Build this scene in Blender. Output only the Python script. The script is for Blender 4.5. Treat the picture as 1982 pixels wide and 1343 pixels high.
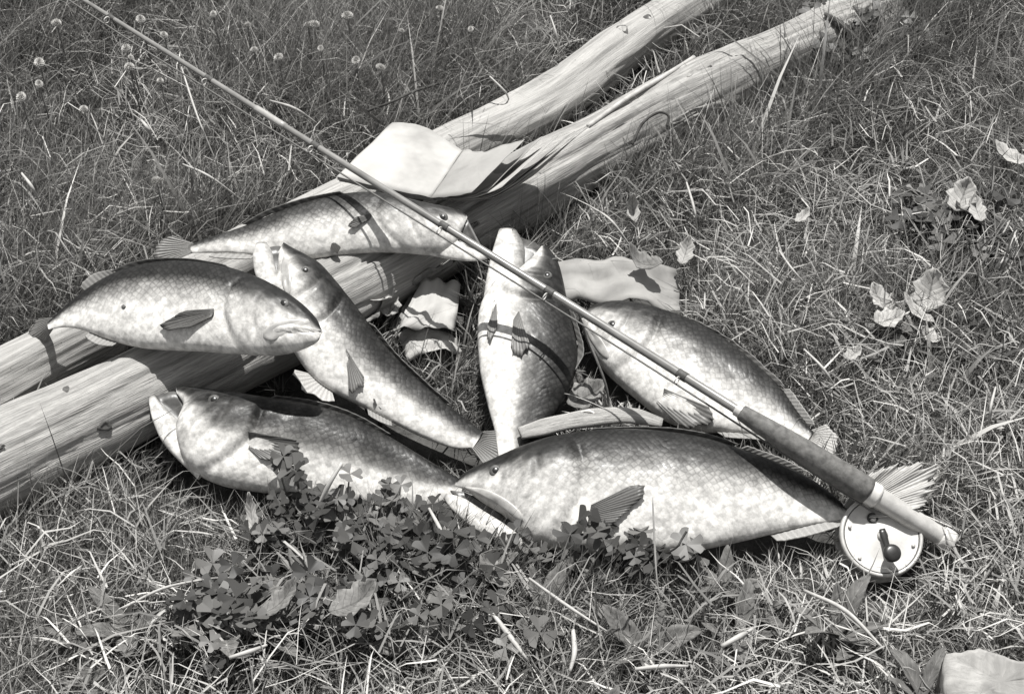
import bpy, bmesh, math, random
import numpy as np
from mathutils import Vector, Matrix, noise as mnoise

random.seed(7); rng = np.random.default_rng(7)
for o in list(bpy.data.objects): bpy.data.objects.remove(o)
scn = bpy.context.scene
COL = scn.collection
R = math.radians

# ------------------------------------------------------------------ camera
PITCH = R(43); CAMH = 1.40; HFOV = R(40)
cam_loc = np.array([0.0, -CAMH / math.tan(PITCH), CAMH])
cd = bpy.data.cameras.new('camera'); cam = bpy.data.objects.new('camera', cd); COL.objects.link(cam)
cam.location = cam_loc; cam.rotation_euler = (math.pi/2 - PITCH, 0, 0)
PICW, PICX, PICY = 1352.0, 959.5, 687.0          # the picture's width and centre on the printed page
cd.sensor_fit = 'HORIZONTAL'; cd.angle = 2*math.atan(math.tan(HFOV/2)*PICW/1982.0)
cd.shift_x = (PICX-991.0)/PICW; cd.shift_y = (671.5-PICY)/PICW; cd.clip_start = 0.05; cd.clip_end = 500
scn.camera = cam
# ------------------------------------------------------------------ light: a sunny day, the sun behind the catch
SUN_EL, SUN_AZ = R(73), R(8)          # azimuth measured from +Y (away from the camera) towards +X
w = bpy.data.worlds.new('World'); scn.world = w; w.use_nodes = True
nt = w.node_tree; bg = nt.nodes['Background']
sky = nt.nodes.new('ShaderNodeTexSky'); sky.sky_type = 'NISHITA'; sky.sun_disc = False
sky.sun_elevation = SUN_EL; sky.sun_rotation = SUN_AZ
bw = nt.nodes.new('ShaderNodeRGBToBW')     # black-and-white film: the sky's light is kept, its hue is not
nt.links.new(sky.outputs[0], bw.inputs[0]); nt.links.new(bw.outputs[0], bg.inputs['Color'])
bg.inputs['Strength'].default_value = 0.10
sd = bpy.data.lights.new('sun', 'SUN'); sd.energy = 4.1; sd.angle = R(0.6); sd.color = (1, 0.985, 0.955)
sun = bpy.data.objects.new('sun', sd); COL.objects.link(sun)
tosun = Vector((math.sin(SUN_AZ)*math.cos(SUN_EL), math.cos(SUN_AZ)*math.cos(SUN_EL), math.sin(SUN_EL)))
sun.rotation_euler = tosun.to_track_quat('Z', 'Y').to_euler()
vs = scn.view_settings; vs.view_transform = 'Standard'; vs.look = 'None'; vs.gamma = 1; vs.exposure = 0.90
scn.render.engine = 'CYCLES'

# ------------------------------------------------------------------ helpers
CW, CH = 1982.0, 1343.0
FPX = CW/2/math.tan(HFOV/2)
_f = np.array([0, math.cos(PITCH), -math.sin(PITCH)]); _u = np.array([0, math.sin(PITCH), math.cos(PITCH)])
def ray(px, py):
    d = _f*FPX + np.array([1.0, 0, 0])*(px-CW/2) + _u*(CH/2-py)
    return d/np.linalg.norm(d)
def at(px, py, z=0.0):
    d = ray(px, py); k = (z-cam_loc[2])/d[2]
    return cam_loc + d*k
def onplane(px, py, p0, n):
    d = ray(px, py); k = np.dot(p0-cam_loc, n)/np.dot(d, n)
    return cam_loc + d*k
def unit(v): v = np.asarray(v, float); return v/np.linalg.norm(v)

def catmull(pts, n):
    """n points evenly spread (by arc length) on a smooth curve through pts"""
    P = np.asarray(pts, float)
    Q = np.vstack([2*P[0]-P[1], P, 2*P[-1]-P[-2]])
    out = []
    for i in range(1, len(Q)-2):
        t = np.linspace(0, 1, 16, endpoint=False)[:, None]
        a, b, c, d = Q[i-1], Q[i], Q[i+1], Q[i+2]
        out.append(0.5*((2*b)+(-a+c)*t+(2*a-5*b+4*c-d)*t**2+(-a+3*b-3*c+d)*t**3))
    out.append(P[-1][None]); C = np.vstack(out)
    s = np.concatenate([[0], np.cumsum(np.linalg.norm(np.diff(C, axis=0), axis=1))])
    q = np.linspace(0, s[-1], n)
    return np.stack([np.interp(q, s, C[:, k]) for k in range(C.shape[1])], 1)

def link(name, me, material=None, parent=None, smooth=True):
    o = bpy.data.objects.new(name, me); COL.objects.link(o)
    if material is not None and not me.materials: me.materials.append(material)
    if smooth and len(me.polygons): me.polygons.foreach_set('use_smooth', [True]*len(me.polygons))
    if parent is not None: o.parent = parent
    return o
def mesh(name, v, f, material=None, parent=None, smooth=True, uv=None):
    me = bpy.data.meshes.new(name)
    me.from_pydata([tuple(map(float, p)) for p in v], [], [tuple(int(i) for i in q) for q in f])
    if uv is not None:
        l = me.uv_layers.new(name='UVMap'); vi = np.empty(len(me.loops), 'i'); me.loops.foreach_get('vertex_index', vi)
        l.data.foreach_set('uv', np.asarray(uv, 'f')[vi].ravel())
    return link(name, me, material, parent, smooth)
def tag(o, label=None, cat=None, group=None, kind=None):
    if label: o['label'] = label
    if cat: o['category'] = cat
    if group: o['group'] = group
    if kind: o['kind'] = kind
    return o
def empty(name, loc):
    o = bpy.data.objects.new(name, None); COL.objects.link(o); o.location = tuple(map(float, loc)); o.empty_display_size = .05
    return o
def under(o, root):
    """parent a world-space mesh to a thing, keeping its place"""
    o.parent = root; m = Matrix.Translation(-root.location); o.data.transform(m); return o
def frames(P):
    T = np.gradient(P, axis=0); T /= np.linalg.norm(T, axis=1)[:, None]
    up = np.array([0, 0, 1.0]); N = []
    for t in T:
        a = up-np.dot(up, t)*t
        if np.linalg.norm(a) < 1e-3: a = np.array([1.0, 0, 0])-t[0]*t
        N.append(a/np.linalg.norm(a))
    N = np.array(N); return T, N, np.cross(T, N)
def tube_geo(P, rad, seg=8, cap=True, squash=1.0):
    P = np.asarray(P, float); n = len(P); rad = np.broadcast_to(rad, (n,)).astype(float)
    T, N, B = frames(P); th = np.linspace(0, 2*np.pi, seg, endpoint=False)
    V = P[:, None]+rad[:, None, None]*(np.cos(th)[None, :, None]*N[:, None]*squash+np.sin(th)[None, :, None]*B[:, None])
    V = V.reshape(-1, 3); F = []
    for i in range(n-1):
        for j in range(seg):
            k = (j+1) % seg; F.append((i*seg+j, (i)*seg+k, (i+1)*seg+k, (i+1)*seg+j))
    if cap:
        F.append(tuple(range(seg))[::-1]); F.append(tuple((n-1)*seg+j for j in range(seg)))
    L = np.concatenate([[0], np.cumsum(np.linalg.norm(np.diff(P, axis=0), axis=1))])
    UV = np.stack([np.repeat(L, seg), np.tile(th/(2*np.pi), n)], 1)
    return V, F, UV
def tube(name, P, rad, material, parent=None, seg=8, squash=1.0):
    V, F, UV = tube_geo(P, rad, seg, True, squash); return mesh(name, V, F, material, parent, uv=UV)

# ------------------------------------------------------------------ materials (silver-print greys: every albedo is a neutral value)
def g(v): return (v, v*0.985, v*0.955, 1)
class NT:
    def __init__(s, name, rough=.8, spec=.3):
        s.m = bpy.data.materials.new(name); s.m.use_nodes = True; s.t = s.m.node_tree; s.b = s.t.nodes['Principled BSDF']
        s.b.inputs['Roughness'].default_value = rough; s.b.inputs['Specular IOR Level'].default_value = spec
    def n(s, ty, **kw):
        x = s.t.nodes.new('ShaderNode'+ty)
        for k, v in kw.items():
            if k in x.inputs: x.inputs[k].default_value = v
            else: setattr(x, k, v)
        return x
    def l(s, a, b): s.t.links.new(a, b)
    def coord(s, kind='Object', scale=(1, 1, 1)):
        c = s.n('TexCoord'); mp = s.n('Mapping'); mp.inputs['Scale'].default_value = scale
        s.l(c.outputs[kind], mp.inputs[0]); return mp.outputs[0]
    def noise(s, vec, scale, detail=4, rough=.55):
        x = s.n('TexNoise'); x.inputs['Scale'].default_value = scale; x.inputs['Detail'].default_value = detail
        x.inputs['Roughness'].default_value = rough
        if vec is not None: s.l(vec, x.inputs['Vector'])
        return x.outputs['Fac']
    def ramp(s, fac, stops, col=True):
        x = s.n('ValToRGB'); e = x.color_ramp.elements
        for i, (p, v) in enumerate(stops):
            el = e[i] if i < 2 else e.new(p)
            el.position = p; el.color = g(v) if col else (v, v, v, 1)
        s.l(fac, x.inputs[0]); return x.outputs[0]
    def math(s, op, a, b=None, clamp=False):
        x = s.n('Math', operation=op); x.use_clamp = clamp
        for i, q in enumerate((a, b)):
            if q is None: continue
            if isinstance(q, (int, float)): x.inputs[i].default_value = q
            else: s.l(q, x.inputs[i])
        return x.outputs[0]
    def mul(s, a, b, fac=1.0, mode='MULTIPLY'):
        x = s.n('Mix', data_type='RGBA', blend_type=mode)
        if isinstance(fac, (int, float)): x.inputs[0].default_value = fac
        else: s.l(fac, x.inputs[0])
        for i, q in ((6, a), (7, b)):
            if isinstance(q, tuple): x.inputs[i].default_value = q
            else: s.l(q, x.inputs[i])
        return x.outputs[2]
    def bump(s, h, strength=.4, dist=.002, prev=None):
        x = s.n('Bump'); x.inputs['Strength'].default_value = strength; x.inputs['Distance'].default_value = dist
        s.l(h, x.inputs['Height'])
        if prev is not None: s.l(prev, x.inputs['Normal'])
        return x.outputs[0]
    def attr(s, name): return s.n('Attribute', attribute_name=name).outputs['Fac']
    def out(s, col=None, nor=None):
        if col is not None: s.l(col, s.b.inputs['Base Color']) if not isinstance(col, tuple) else s.b.inputs['Base Color'].__setattr__('default_value', col)
        if nor is not None: s.l(nor, s.b.inputs['Normal'])
        return s.m

def mat_simple(name, lo, hi, scale=60, rough=.7, spec=.3, bump=.3, metal=0, dist=.001, trans=0):
    k = NT(name, rough, spec); v = k.coord('Object'); f = k.noise(v, scale, 5, .6)
    c = k.ramp(f, [(.3, lo), (.7, hi)]); k.b.inputs['Metallic'].default_value = metal
    m = k.out(c, k.bump(f, bump, dist))
    if trans:
        tr = k.n('BsdfTranslucent'); mx = k.n('MixShader'); mx.inputs[0].default_value = trans
        k.l(c, tr.inputs[0]); k.l(k.b.outputs[0], mx.inputs[1]); k.l(tr.outputs[0], mx.inputs[2])
        k.l(mx.outputs[0], k.t.nodes['Material Output'].inputs[0])
    return m
def mat_blade(name, lo, hi, trans=.35, rough=.5):
    """grass: each blade carries its own tone in the attribute 'tone' (0 fresh, 1 straw)"""
    k = NT(name, rough, .35); a = k.attr('tone'); c = k.ramp(a, [(0, lo), (.6, lo*2.0), (1, hi)])
    k.out(c); tr = k.n('BsdfTranslucent'); mx = k.n('MixShader'); mx.inputs[0].default_value = trans
    k.l(c, tr.inputs[0]); k.l(k.b.outputs[0], mx.inputs[1]); k.l(tr.outputs[0], mx.inputs[2])
    k.l(mx.outputs[0], k.t.nodes['Material Output'].inputs[0]); return k.m
def mat_wood(name, lo, hi, bark=False):
    k = NT(name, .85, .2); uv = k.coord('UV', (6, 26, 1)); uv2 = k.coord('UV', (3, 9, 1))
    f = k.noise(uv, 5, 8, .68); p = k.noise(uv2, 2.2, 4, .6)
    wv = k.n('TexNoise'); wv.inputs['Scale'].default_value = 9; wv.inputs['Detail'].default_value = 3; k.l(k.coord('UV', (2.5, 40, 1)), wv.inputs['Vector'])
    c = k.ramp(f, [(.28, lo*.82), (.45, lo), (.62, hi), (.8, hi*1.06)])
    c = k.mul(c, k.ramp(p, [(.32, .58), (.58, 1.0)], False))
    lines = k.ramp(wv.outputs['Fac'], [(.34, .4), (.40, 1.0)], False)
    c = k.mul(c, lines, .38 if not bark else .1)
    sp = k.noise(k.coord('UV', (60, 9, 1)), 6, 3, .6)
    c = k.mul(c, k.ramp(sp, [(.27, .25), (.33, 1)], False), .9 if bark else .3)
    n1 = k.bump(f, .5, .003); n2 = k.bump(wv.outputs['Fac'], .6 if not bark else .2, .003, n1)
    return k.out(c, n2)
def mat_fish(name, back=.045, mid=.34, belly=.72, blotch=.5, shift=0.0):
    k = NT(name, .45, .22); dv = k.attr('dv'); su = k.attr('su')
    uv = k.coord('UV', (1, 1, 1)); obj = k.coord('Object')
    big = k.noise(k.coord('UV', (12, 26, 1)), 1.6, 5, .62); fine = k.noise(obj, 140, 4, .6)
    d = k.math('ADD', dv, k.math('MULTIPLY', k.math('SUBTRACT', big, .5), .22))
    d = k.math('ADD', d, -.06-shift)
    c = k.ramp(d, [(.10, back*.5), (.19, back*1.0), (.27, mid*.42), (.36, mid), (.46, belly*.86), (.60, belly), (1, belly*1.03)])
    # dark blotches on the upper flank
    bl = k.ramp(k.noise(k.coord('UV', (30, 40, 1)), 2.2, 4, .7), [(.38, 1.0), (.58, 1-min(.85, blotch*1.3))], False)
    band = k.ramp(dv, [(.2, 1.0), (.62, 0.0)], False)
    c = k.mul(c, bl, band)
    # scales: rows of small overlapping cells behind the gill cover
    vo = k.n('TexVoronoi'); vo.feature = 'DISTANCE_TO_EDGE'; vo.inputs['Scale'].default_value = 1; vo.inputs['Randomness'].default_value = .45
    diag = k.coord('UV', (1, 1, 1)); mp_ = k.n('Mapping'); mp_.inputs['Rotation'].default_value = (0, 0, R(45)); mp_.inputs['Scale'].default_value = (190, 205, 1); k.l(uv, mp_.inputs[0]); k.l(mp_.outputs[0], vo.inputs['Vector'])
    v2 = k.n('TexVoronoi'); v2.inputs['Scale'].default_value = 1; v2.inputs['Randomness'].default_value = .45
    k.l(mp_.outputs[0], v2.inputs['Vector'])
    edge = k.ramp(vo.outputs['Distance'], [(.0, .38), (.2, 1.0)], False)
    onbody = k.ramp(su, [(.24, 0), (.32, 1)], False)
    upper = k.ramp(dv, [(.22, 1.0), (.6, .12)], False)
    c = k.mul(c, edge, k.math('MULTIPLY', onbody, upper))
    per = k.ramp(v2.outputs['Color'], [(.0, .86), (1, 1.08)], False)
    c = k.mul(c, per, onbody)
    c = k.mul(c, k.ramp(fine, [(.36, .68), (.6, 1.06)], False))
    hm_ = k.noise(k.coord('UV', (1, 1, 1)), 62, 5, .7); onhead = k.ramp(su, [(.22, .85), (.36, .15)], False)
    c = k.mul(c, k.ramp(hm_, [(.38, .55), (.58, 1.06)], False), onhead)
    hb = k.math('MULTIPLY', v2.outputs['Distance'], onbody)
    n = k.bump(k.math('MULTIPLY', hb, -1), .22, .0012); n = k.bump(fine, .25, .0012, n)
    rr = k.ramp(k.noise(k.coord('UV', (14, 22, 1)), 3, 5, .7), [(.36, .30), (.58, .62)], False); k.l(rr, k.b.inputs['Roughness'])
    return k.out(c, n)
def mat_paper(name, lo, hi):
    k = NT(name, .8, .2); v = k.coord('Object'); f = k.noise(v, 26, 5, .6); c = k.ramp(f, [(.3, lo), (.7, hi)])
    st = k.noise(v, 9, 4, .65); c = k.mul(c, k.ramp(st, [(.34, .72), (.5, 1.0)], False))
    vo = k.n('TexVoronoi'); vo.feature = 'DISTANCE_TO_EDGE'; vo.inputs['Scale'].default_value = 34; vo.inputs['Randomness'].default_value = 1; k.l(v, vo.inputs['Vector'])
    return k.out(c, k.bump(k.noise(v, 300, 3), .12, .0006, k.bump(vo.outputs['Distance'], .35, .004)))
def mat_leaf(name, lo, hi, vein, trans=.25):
    k = NT(name, .7, .25); tc = k.n('TexCoord'); sx = k.n('SeparateXYZ'); k.l(tc.outputs['UV'], sx.inputs[0])
    av = k.math('ABSOLUTE', sx.outputs[1]); f = k.math('FRACT', k.math('SUBTRACT', k.math('MULTIPLY', sx.outputs[0], 7.0), k.math('MULTIPLY', av, 1.6)))
    side = k.math('ABSOLUTE', k.math('SUBTRACT', f, .5)); m1 = k.ramp(side, [(.03, vein), (.10, 1.0)], False); m2 = k.ramp(av, [(.03, vein), (.09, 1.0)], False)
    nz = k.noise(k.coord('Object'), 75, 6, .65); c = k.ramp(nz, [(.3, lo), (.68, hi)]); c = k.mul(c, m1, .8); c = k.mul(c, m2)
    sp = k.noise(k.coord('Object'), 210, 3, .6); c = k.mul(c, k.ramp(sp, [(.30, .35), (.42, 1.0)], False), .7)
    k.out(c, k.bump(side, .5, .001)); tr = k.n('BsdfTranslucent'); mx = k.n('MixShader'); mx.inputs[0].default_value = trans
    k.l(c, tr.inputs[0]); k.l(k.b.outputs[0], mx.inputs[1]); k.l(tr.outputs[0], mx.inputs[2])
    k.l(mx.outputs[0], k.t.nodes['Material Output'].inputs[0]); return k.m
def mat_fin(name, lo, hi, trans=.25):
    k = NT(name, .45, .4); c0 = k.n('TexCoord'); sx = k.n('SeparateXYZ'); k.l(c0.outputs['UV'], sx.inputs[0])
    f = k.math('FRACT', sx.outputs[0]); tri = k.math('ABSOLUTE', k.math('SUBTRACT', f, .5))
    nz = k.noise(k.coord('UV', (1.5, 6, 1)), 3, 4)
    c = k.ramp(tri, [(.02, lo), (.46, hi)]); c = k.mul(c, k.ramp(nz, [(.3, .65), (.65, 1.05)], False))
    k.out(c, k.bump(tri, .25, .0006)); tr = k.n('BsdfTranslucent'); mx = k.n('MixShader'); mx.inputs[0].default_value = trans
    k.l(c, tr.inputs[0]); k.l(k.b.outputs[0], mx.inputs[1]); k.l(tr.outputs[0], mx.inputs[2])
    k.l(mx.outputs[0], k.t.nodes['Material Output'].inputs[0]); return k.m

M = {}
M['soil'] = mat_simple('soil', .03, .085, 45, .95, .1, .8, dist=.01)
M['grass'] = mat_blade('grass_blade', .09, .68, .42)
M['thatch'] = mat_blade('dry_thatch', .12, .62, .25, .7)
M['log_grey'] = mat_wood('weathered_wood', .30, .42)
M['log_bark'] = mat_wood('smooth_bark', .32, .40, True)
M['endgrain'] = mat_simple('end_grain', .28, .5, 90, .9, .1, .6)
M['bark'] = mat_simple('bark_flake', .14, .30, 120, .9, .1, .8)
M['knot'] = mat_simple('dark_knot', .04, .12, 80, .9)
M['fin_dark'] = mat_fin('fin_dark', .10, .16, .3); M['fin_soft'] = mat_fin('fin_soft', .30, .38, .3); M['fin_pale'] = mat_fin('fin_pale', .36, .52, .2); M['fin_mid'] = mat_fin('fin_mid', .15, .27, .3)
M['eye_dark'] = mat_simple('pupil', .010, .016, 30, .3, .4, 0); M['eye_ring'] = mat_simple('iris', .05, .10, 200, .5, .3, .1)
M['mouth'] = mat_simple('shaded_mouth_lining', .03, .09, 70, .4, .5, .3)  # near-black so the shade inside the open mouths sits in the colour
M['lip'] = mat_simple('lip_skin', .26, .42, 110, .38, .5, .3)
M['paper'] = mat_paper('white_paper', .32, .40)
M['cover'] = mat_paper('grey_paper', .22, .30)  # also stands in for shade on some magazine leaves
M['bamboo'] = mat_simple('varnished_cane', .12, .22, 30, .3, .5, .1)
M['cork'] = mat_simple('dark_cork', .06, .15, 160, .75, .3, .5)
M['metal'] = mat_simple('nickel', .42, .6, 60, .34, .5, .05, metal=.0)
M['brass'] = mat_simple('tarnished_brass', .22, .34, 80, .4, .5, .1)
M['metal_dull'] = mat_simple('dull_nickel', .34, .50, 90, .45, .5, .2, metal=.2)
M['black'] = mat_simple('black_enamel', .012, .03, 60, .35, .5, .1)
M['winding'] = mat_simple('silk_winding', .04, .09, 300, .6)
M['line'] = mat_simple('silk_line', .08, .14, 300, .6)
M['line_pale'] = mat_simple('gut_leader', .3, .4, 300, .4)
M['leaf_dry'] = mat_leaf('dry_leaf', .28, .54, .55)
M['leaf_brown'] = mat_leaf('brown_leaf', .10, .28, .6, .2)
_k = NT('clover_leaf', .5, .35); _oi = _k.n('ObjectInfo'); _c = _k.ramp(_oi.outputs['Random'], [(0, .03), (.6, .07), (1, .16)]); _k.out(_c)
_tr = _k.n('BsdfTranslucent'); _mx = _k.n('MixShader'); _mx.inputs[0].default_value = .25; _k.l(_c, _tr.inputs[0]); _k.l(_k.b.outputs[0], _mx.inputs[1]); _k.l(_tr.outputs[0], _mx.inputs[2]); _k.l(_mx.outputs[0], _k.t.nodes['Material Output'].inputs[0])
M['clover'] = _k.m
M['weed'] = mat_leaf('weed_leaf', .10, .22, 1.35, .3)
M['straw'] = mat_simple('straw', .26, .42, 90, .6, .3, .2)
M['twig'] = mat_simple('dark_twig', .03, .09, 120, .9, .1, .6)
M['blossom'] = mat_simple('white_petals', .42, .55, 120, .8, .2, .5, trans=.2)
M['peeled'] = mat_wood('peeled_wood', .40, .54); M['chunk'] = mat_wood('split_wood', .24, .36)

# ------------------------------------------------------------------ ground
foot = []                                # ground plans of what lies on the grass: no blades grow through them
def ground():
    xs = np.concatenate([[-150, -40, -12, -5], np.linspace(-3, 3, 90), [5, 12, 40, 150]])
    ys = np.concatenate([[-150, -40, -12, -5], np.linspace(-2.5, 4, 90), [7, 14, 40, 150]])
    X, Y = np.meshgrid(xs, ys); Z = np.zeros_like(X)
    for i in range(X.shape[0]):
        for j in range(X.shape[1]):
            if abs(X[i, j]) < 3.1 and abs(Y[i, j]) < 4.1: Z[i, j] = .006*mnoise.noise((X[i, j]*5, Y[i, j]*5, 0))-.006
    nx, ny = len(xs), len(ys)
    F = [(j*nx+i, j*nx+i+1, (j+1)*nx+i+1, (j+1)*nx+i) for j in range(ny-1) for i in range(nx-1)]
    tag(mesh('ground', np.stack([X, Y, Z], 2).reshape(-1, 3), F, M['soil']), kind='structure')
ground()

# ------------------------------------------------------------------ logs
def log(name, pix, radii, material, label, seed, grooves=10, end=None, zs=None):
    P0 = [at(x, y, (zs[i] if zs else r)) for i, ((x, y), r) in enumerate(zip(pix, radii))]
    n = 340; P = catmull(P0, n); L = np.linspace(0, 1, len(P0)); rad = np.interp(np.linspace(0, 1, n), L, radii)
    seg = 112; T, N, B = frames(P); th = np.linspace(0, 2*np.pi, seg, endpoint=False)
    rr = random.Random(seed); disp = np.zeros((n, seg))
    S = np.concatenate([[0], np.cumsum(np.linalg.norm(np.diff(P, axis=0), axis=1))])
    for i in range(n):
        for j in range(seg):
            q = (S[i]*7+seed*9, math.cos(th[j])*1.3, math.sin(th[j])*1.3)
            disp[i, j] = .0050*mnoise.noise(q)+.0014*mnoise.noise((S[i]*22, math.cos(th[j])*5+seed, math.sin(th[j])*5))
    for _ in range(grooves):                               # drying cracks along the grain
        a, s0, ln, dep = rr.uniform(0, 2*np.pi), rr.uniform(0, S[-1]), rr.uniform(.12, .5), rr.uniform(.001, .0035)
        for i in range(n):
            e = 1-abs(S[i]-s0)/ln
            if e <= 0: continue
            c = a+.10*math.sin(S[i]*6+a)+.06*math.sin(S[i]*31+a*3)
            dd = np.abs((th-c+np.pi) % (2*np.pi)-np.pi)
            disp[i] -= dep*min(1, e*3)*np.exp(-(dd/.038)**2)
    V = P[:, None]+(rad[:, None, None]+disp[:, :, None])*(np.cos(th)[None, :, None]*N[:, None]+np.sin(th)[None, :, None]*B[:, None])
    V = V.reshape(-1, 3); F = []
    for i in range(n-1):
        for j in range(seg):
            k = (j+1) % seg; F.append((i*seg+j, i*seg+k, (i+1)*seg+k, (i+1)*seg+j))
    UV = np.stack([np.repeat(S, seg), np.tile(np.abs(th/(2*np.pi)-.5)*2, n)*.5], 1)
    root = empty(name, (P[n//2][0], P[n//2][1], 0)); tag(root, label, 'log', 'logs the catch is laid over')
    under(mesh('stem', V, F, material, None, uv=UV), root)
    for side, i in ((-1, 0), (1, n-1)):                    # sawn ends, slightly dished, rim kept
        ring = V[i*seg:(i+1)*seg]; c = ring.mean(0); vv = [c+T[i]*side*.001]
        for f in (.35, .7, 1.0): vv += list(c+(ring-c)*f+T[i]*side*.002*(1-f))
        ff = [(0, 1+j, 1+(j+1) % seg) for j in range(seg)]
        for b in range(2): ff += [(1+b*seg+j, 1+(b+1)*seg+j, 1+(b+1)*seg+(j+1) % seg, 1+b*seg+(j+1) % seg) for j in range(seg)]
        under(mesh('end_face', vv, ff, M['endgrain'], None, smooth=False), root)
    for i in range(0, n, 4): foot.append(('disc', P[i][0], P[i][1], rad[i]*.93))
    return root, P, rad, N, B
def knot(root, P, rad, N, B, px, py, z, r):
    p = at(px, py, z); i = int(np.argmin(np.linalg.norm(P-p, axis=1))); d = unit(p-P[i]); d = unit(d-np.dot(d, np.cross(N[i], B[i]))*np.cross(N[i], B[i]))
    c = P[i]+d*rad[i]; t = unit(np.cross(d, [0.3, .2, 1])); b = np.cross(d, t); vv = [c+d*.0004]; ff = []
    for k, (f, h) in enumerate(((.5, -.0004), (.85, .0012), (1.25, -.002))):
        for j in range(12):
            a = j/12*2*np.pi; rj = r*f*(1+.18*math.sin(3*a+px)); vv.append(c+d*h+t*math.cos(a)*rj*1.3+b*math.sin(a)*rj)
    ff = [(0, 1+j, 1+(j+1) % 12) for j in range(12)]
    for q in range(2): ff += [(1+q*12+j, 1+(q+1)*12+j, 1+(q+1)*12+(j+1) % 12, 1+q*12+(j+1) % 12) for j in range(12)]
    under(mesh('knot', vv, ff, M['knot']), root)

la = log('log', [(-200, 985), (0, 885), (284, 731), (600, 572), (860, 440), (1000, 369), (1076, 316), (1130, 277), (1195, 234), (1330, 146), (1540, 10), (1700, -95)],
         [.031, .0305, .030, .030, .030, .0295, .029, .0285, .028, .027, .026, .025], M['log_bark'],
         'thinner smooth log, the farther of the two long logs under the fish', 3, 22)
knot(*la, 1105, 275, .05, .006); knot(*la, 1137, 258, .05, .004)
lb = log('log', [(-220, 1090), (0, 975), (284, 838), (480, 744), (800, 578), (1060, 430), (1250, 332), (1398, 262), (1456, 236)],
         [.049, .0465, .044, .043, .041, .038, .036, .034, .030], M['log_grey'],
         'thicker weathered log with open grain cracks, the nearer of the two long logs', 11, 44)
knot(*lb, 415, 790, .06, .0045); knot(*lb, 375, 762, .07, .003)
def bark_scrap(root, P, rad, N, B, frac, ang, ln, wd):
    """a curled flake of bark still clinging to the log"""
    n = len(P); i0 = int(frac*n); V = []; nu, nv = 8, 6; T = np.cross(N, B)
    for a in range(nu+1):
        for b in range(nv+1):
            u, v = a/nu, b/nv; k = min(n-1, max(0, i0+int((u-.5)*ln/np.linalg.norm(P[1]-P[0])))); th = ang+(v-.5)*wd*math.sin(math.pi*(.04+.92*u))+.5*wd*mnoise.noise((u*4, v*3, frac*50))
            r = rad[k]+.0020+.0004*abs(v-.5)*2+.001*mnoise.noise((u*6, v*6, frac*9)); V.append(P[k]+(N[k]*math.cos(th)+B[k]*math.sin(th))*r+np.cross(B[k], N[k])*0)
    F = [(a*(nv+1)+b, a*(nv+1)+b+1, (a+1)*(nv+1)+b+1, (a+1)*(nv+1)+b) for a in range(nu) for b in range(nv)]
    o = mesh('bark_scrap', V, F, M['bark']); m = o.modifiers.new('thickness', 'SOLIDIFY'); m.thickness = .0018; m.offset = -1; under(o, root)
rb = random.Random(4)
for k in range(14):
    fr_ = rb.choice([rb.uniform(.07, .22), rb.uniform(.42, .8), rb.uniform(.42, .8)]); bark_scrap(*lb, fr_, rb.uniform(-1.9, 1.9), rb.uniform(.02, .07), rb.uniform(.10, .35))
for k in range(7): bark_scrap(*la, rb.choice([rb.uniform(.05, .2), rb.uniform(.4, .75)]), rb.uniform(-1.9, 1.9), rb.uniform(.015, .05), rb.uniform(.12, .35))
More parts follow.
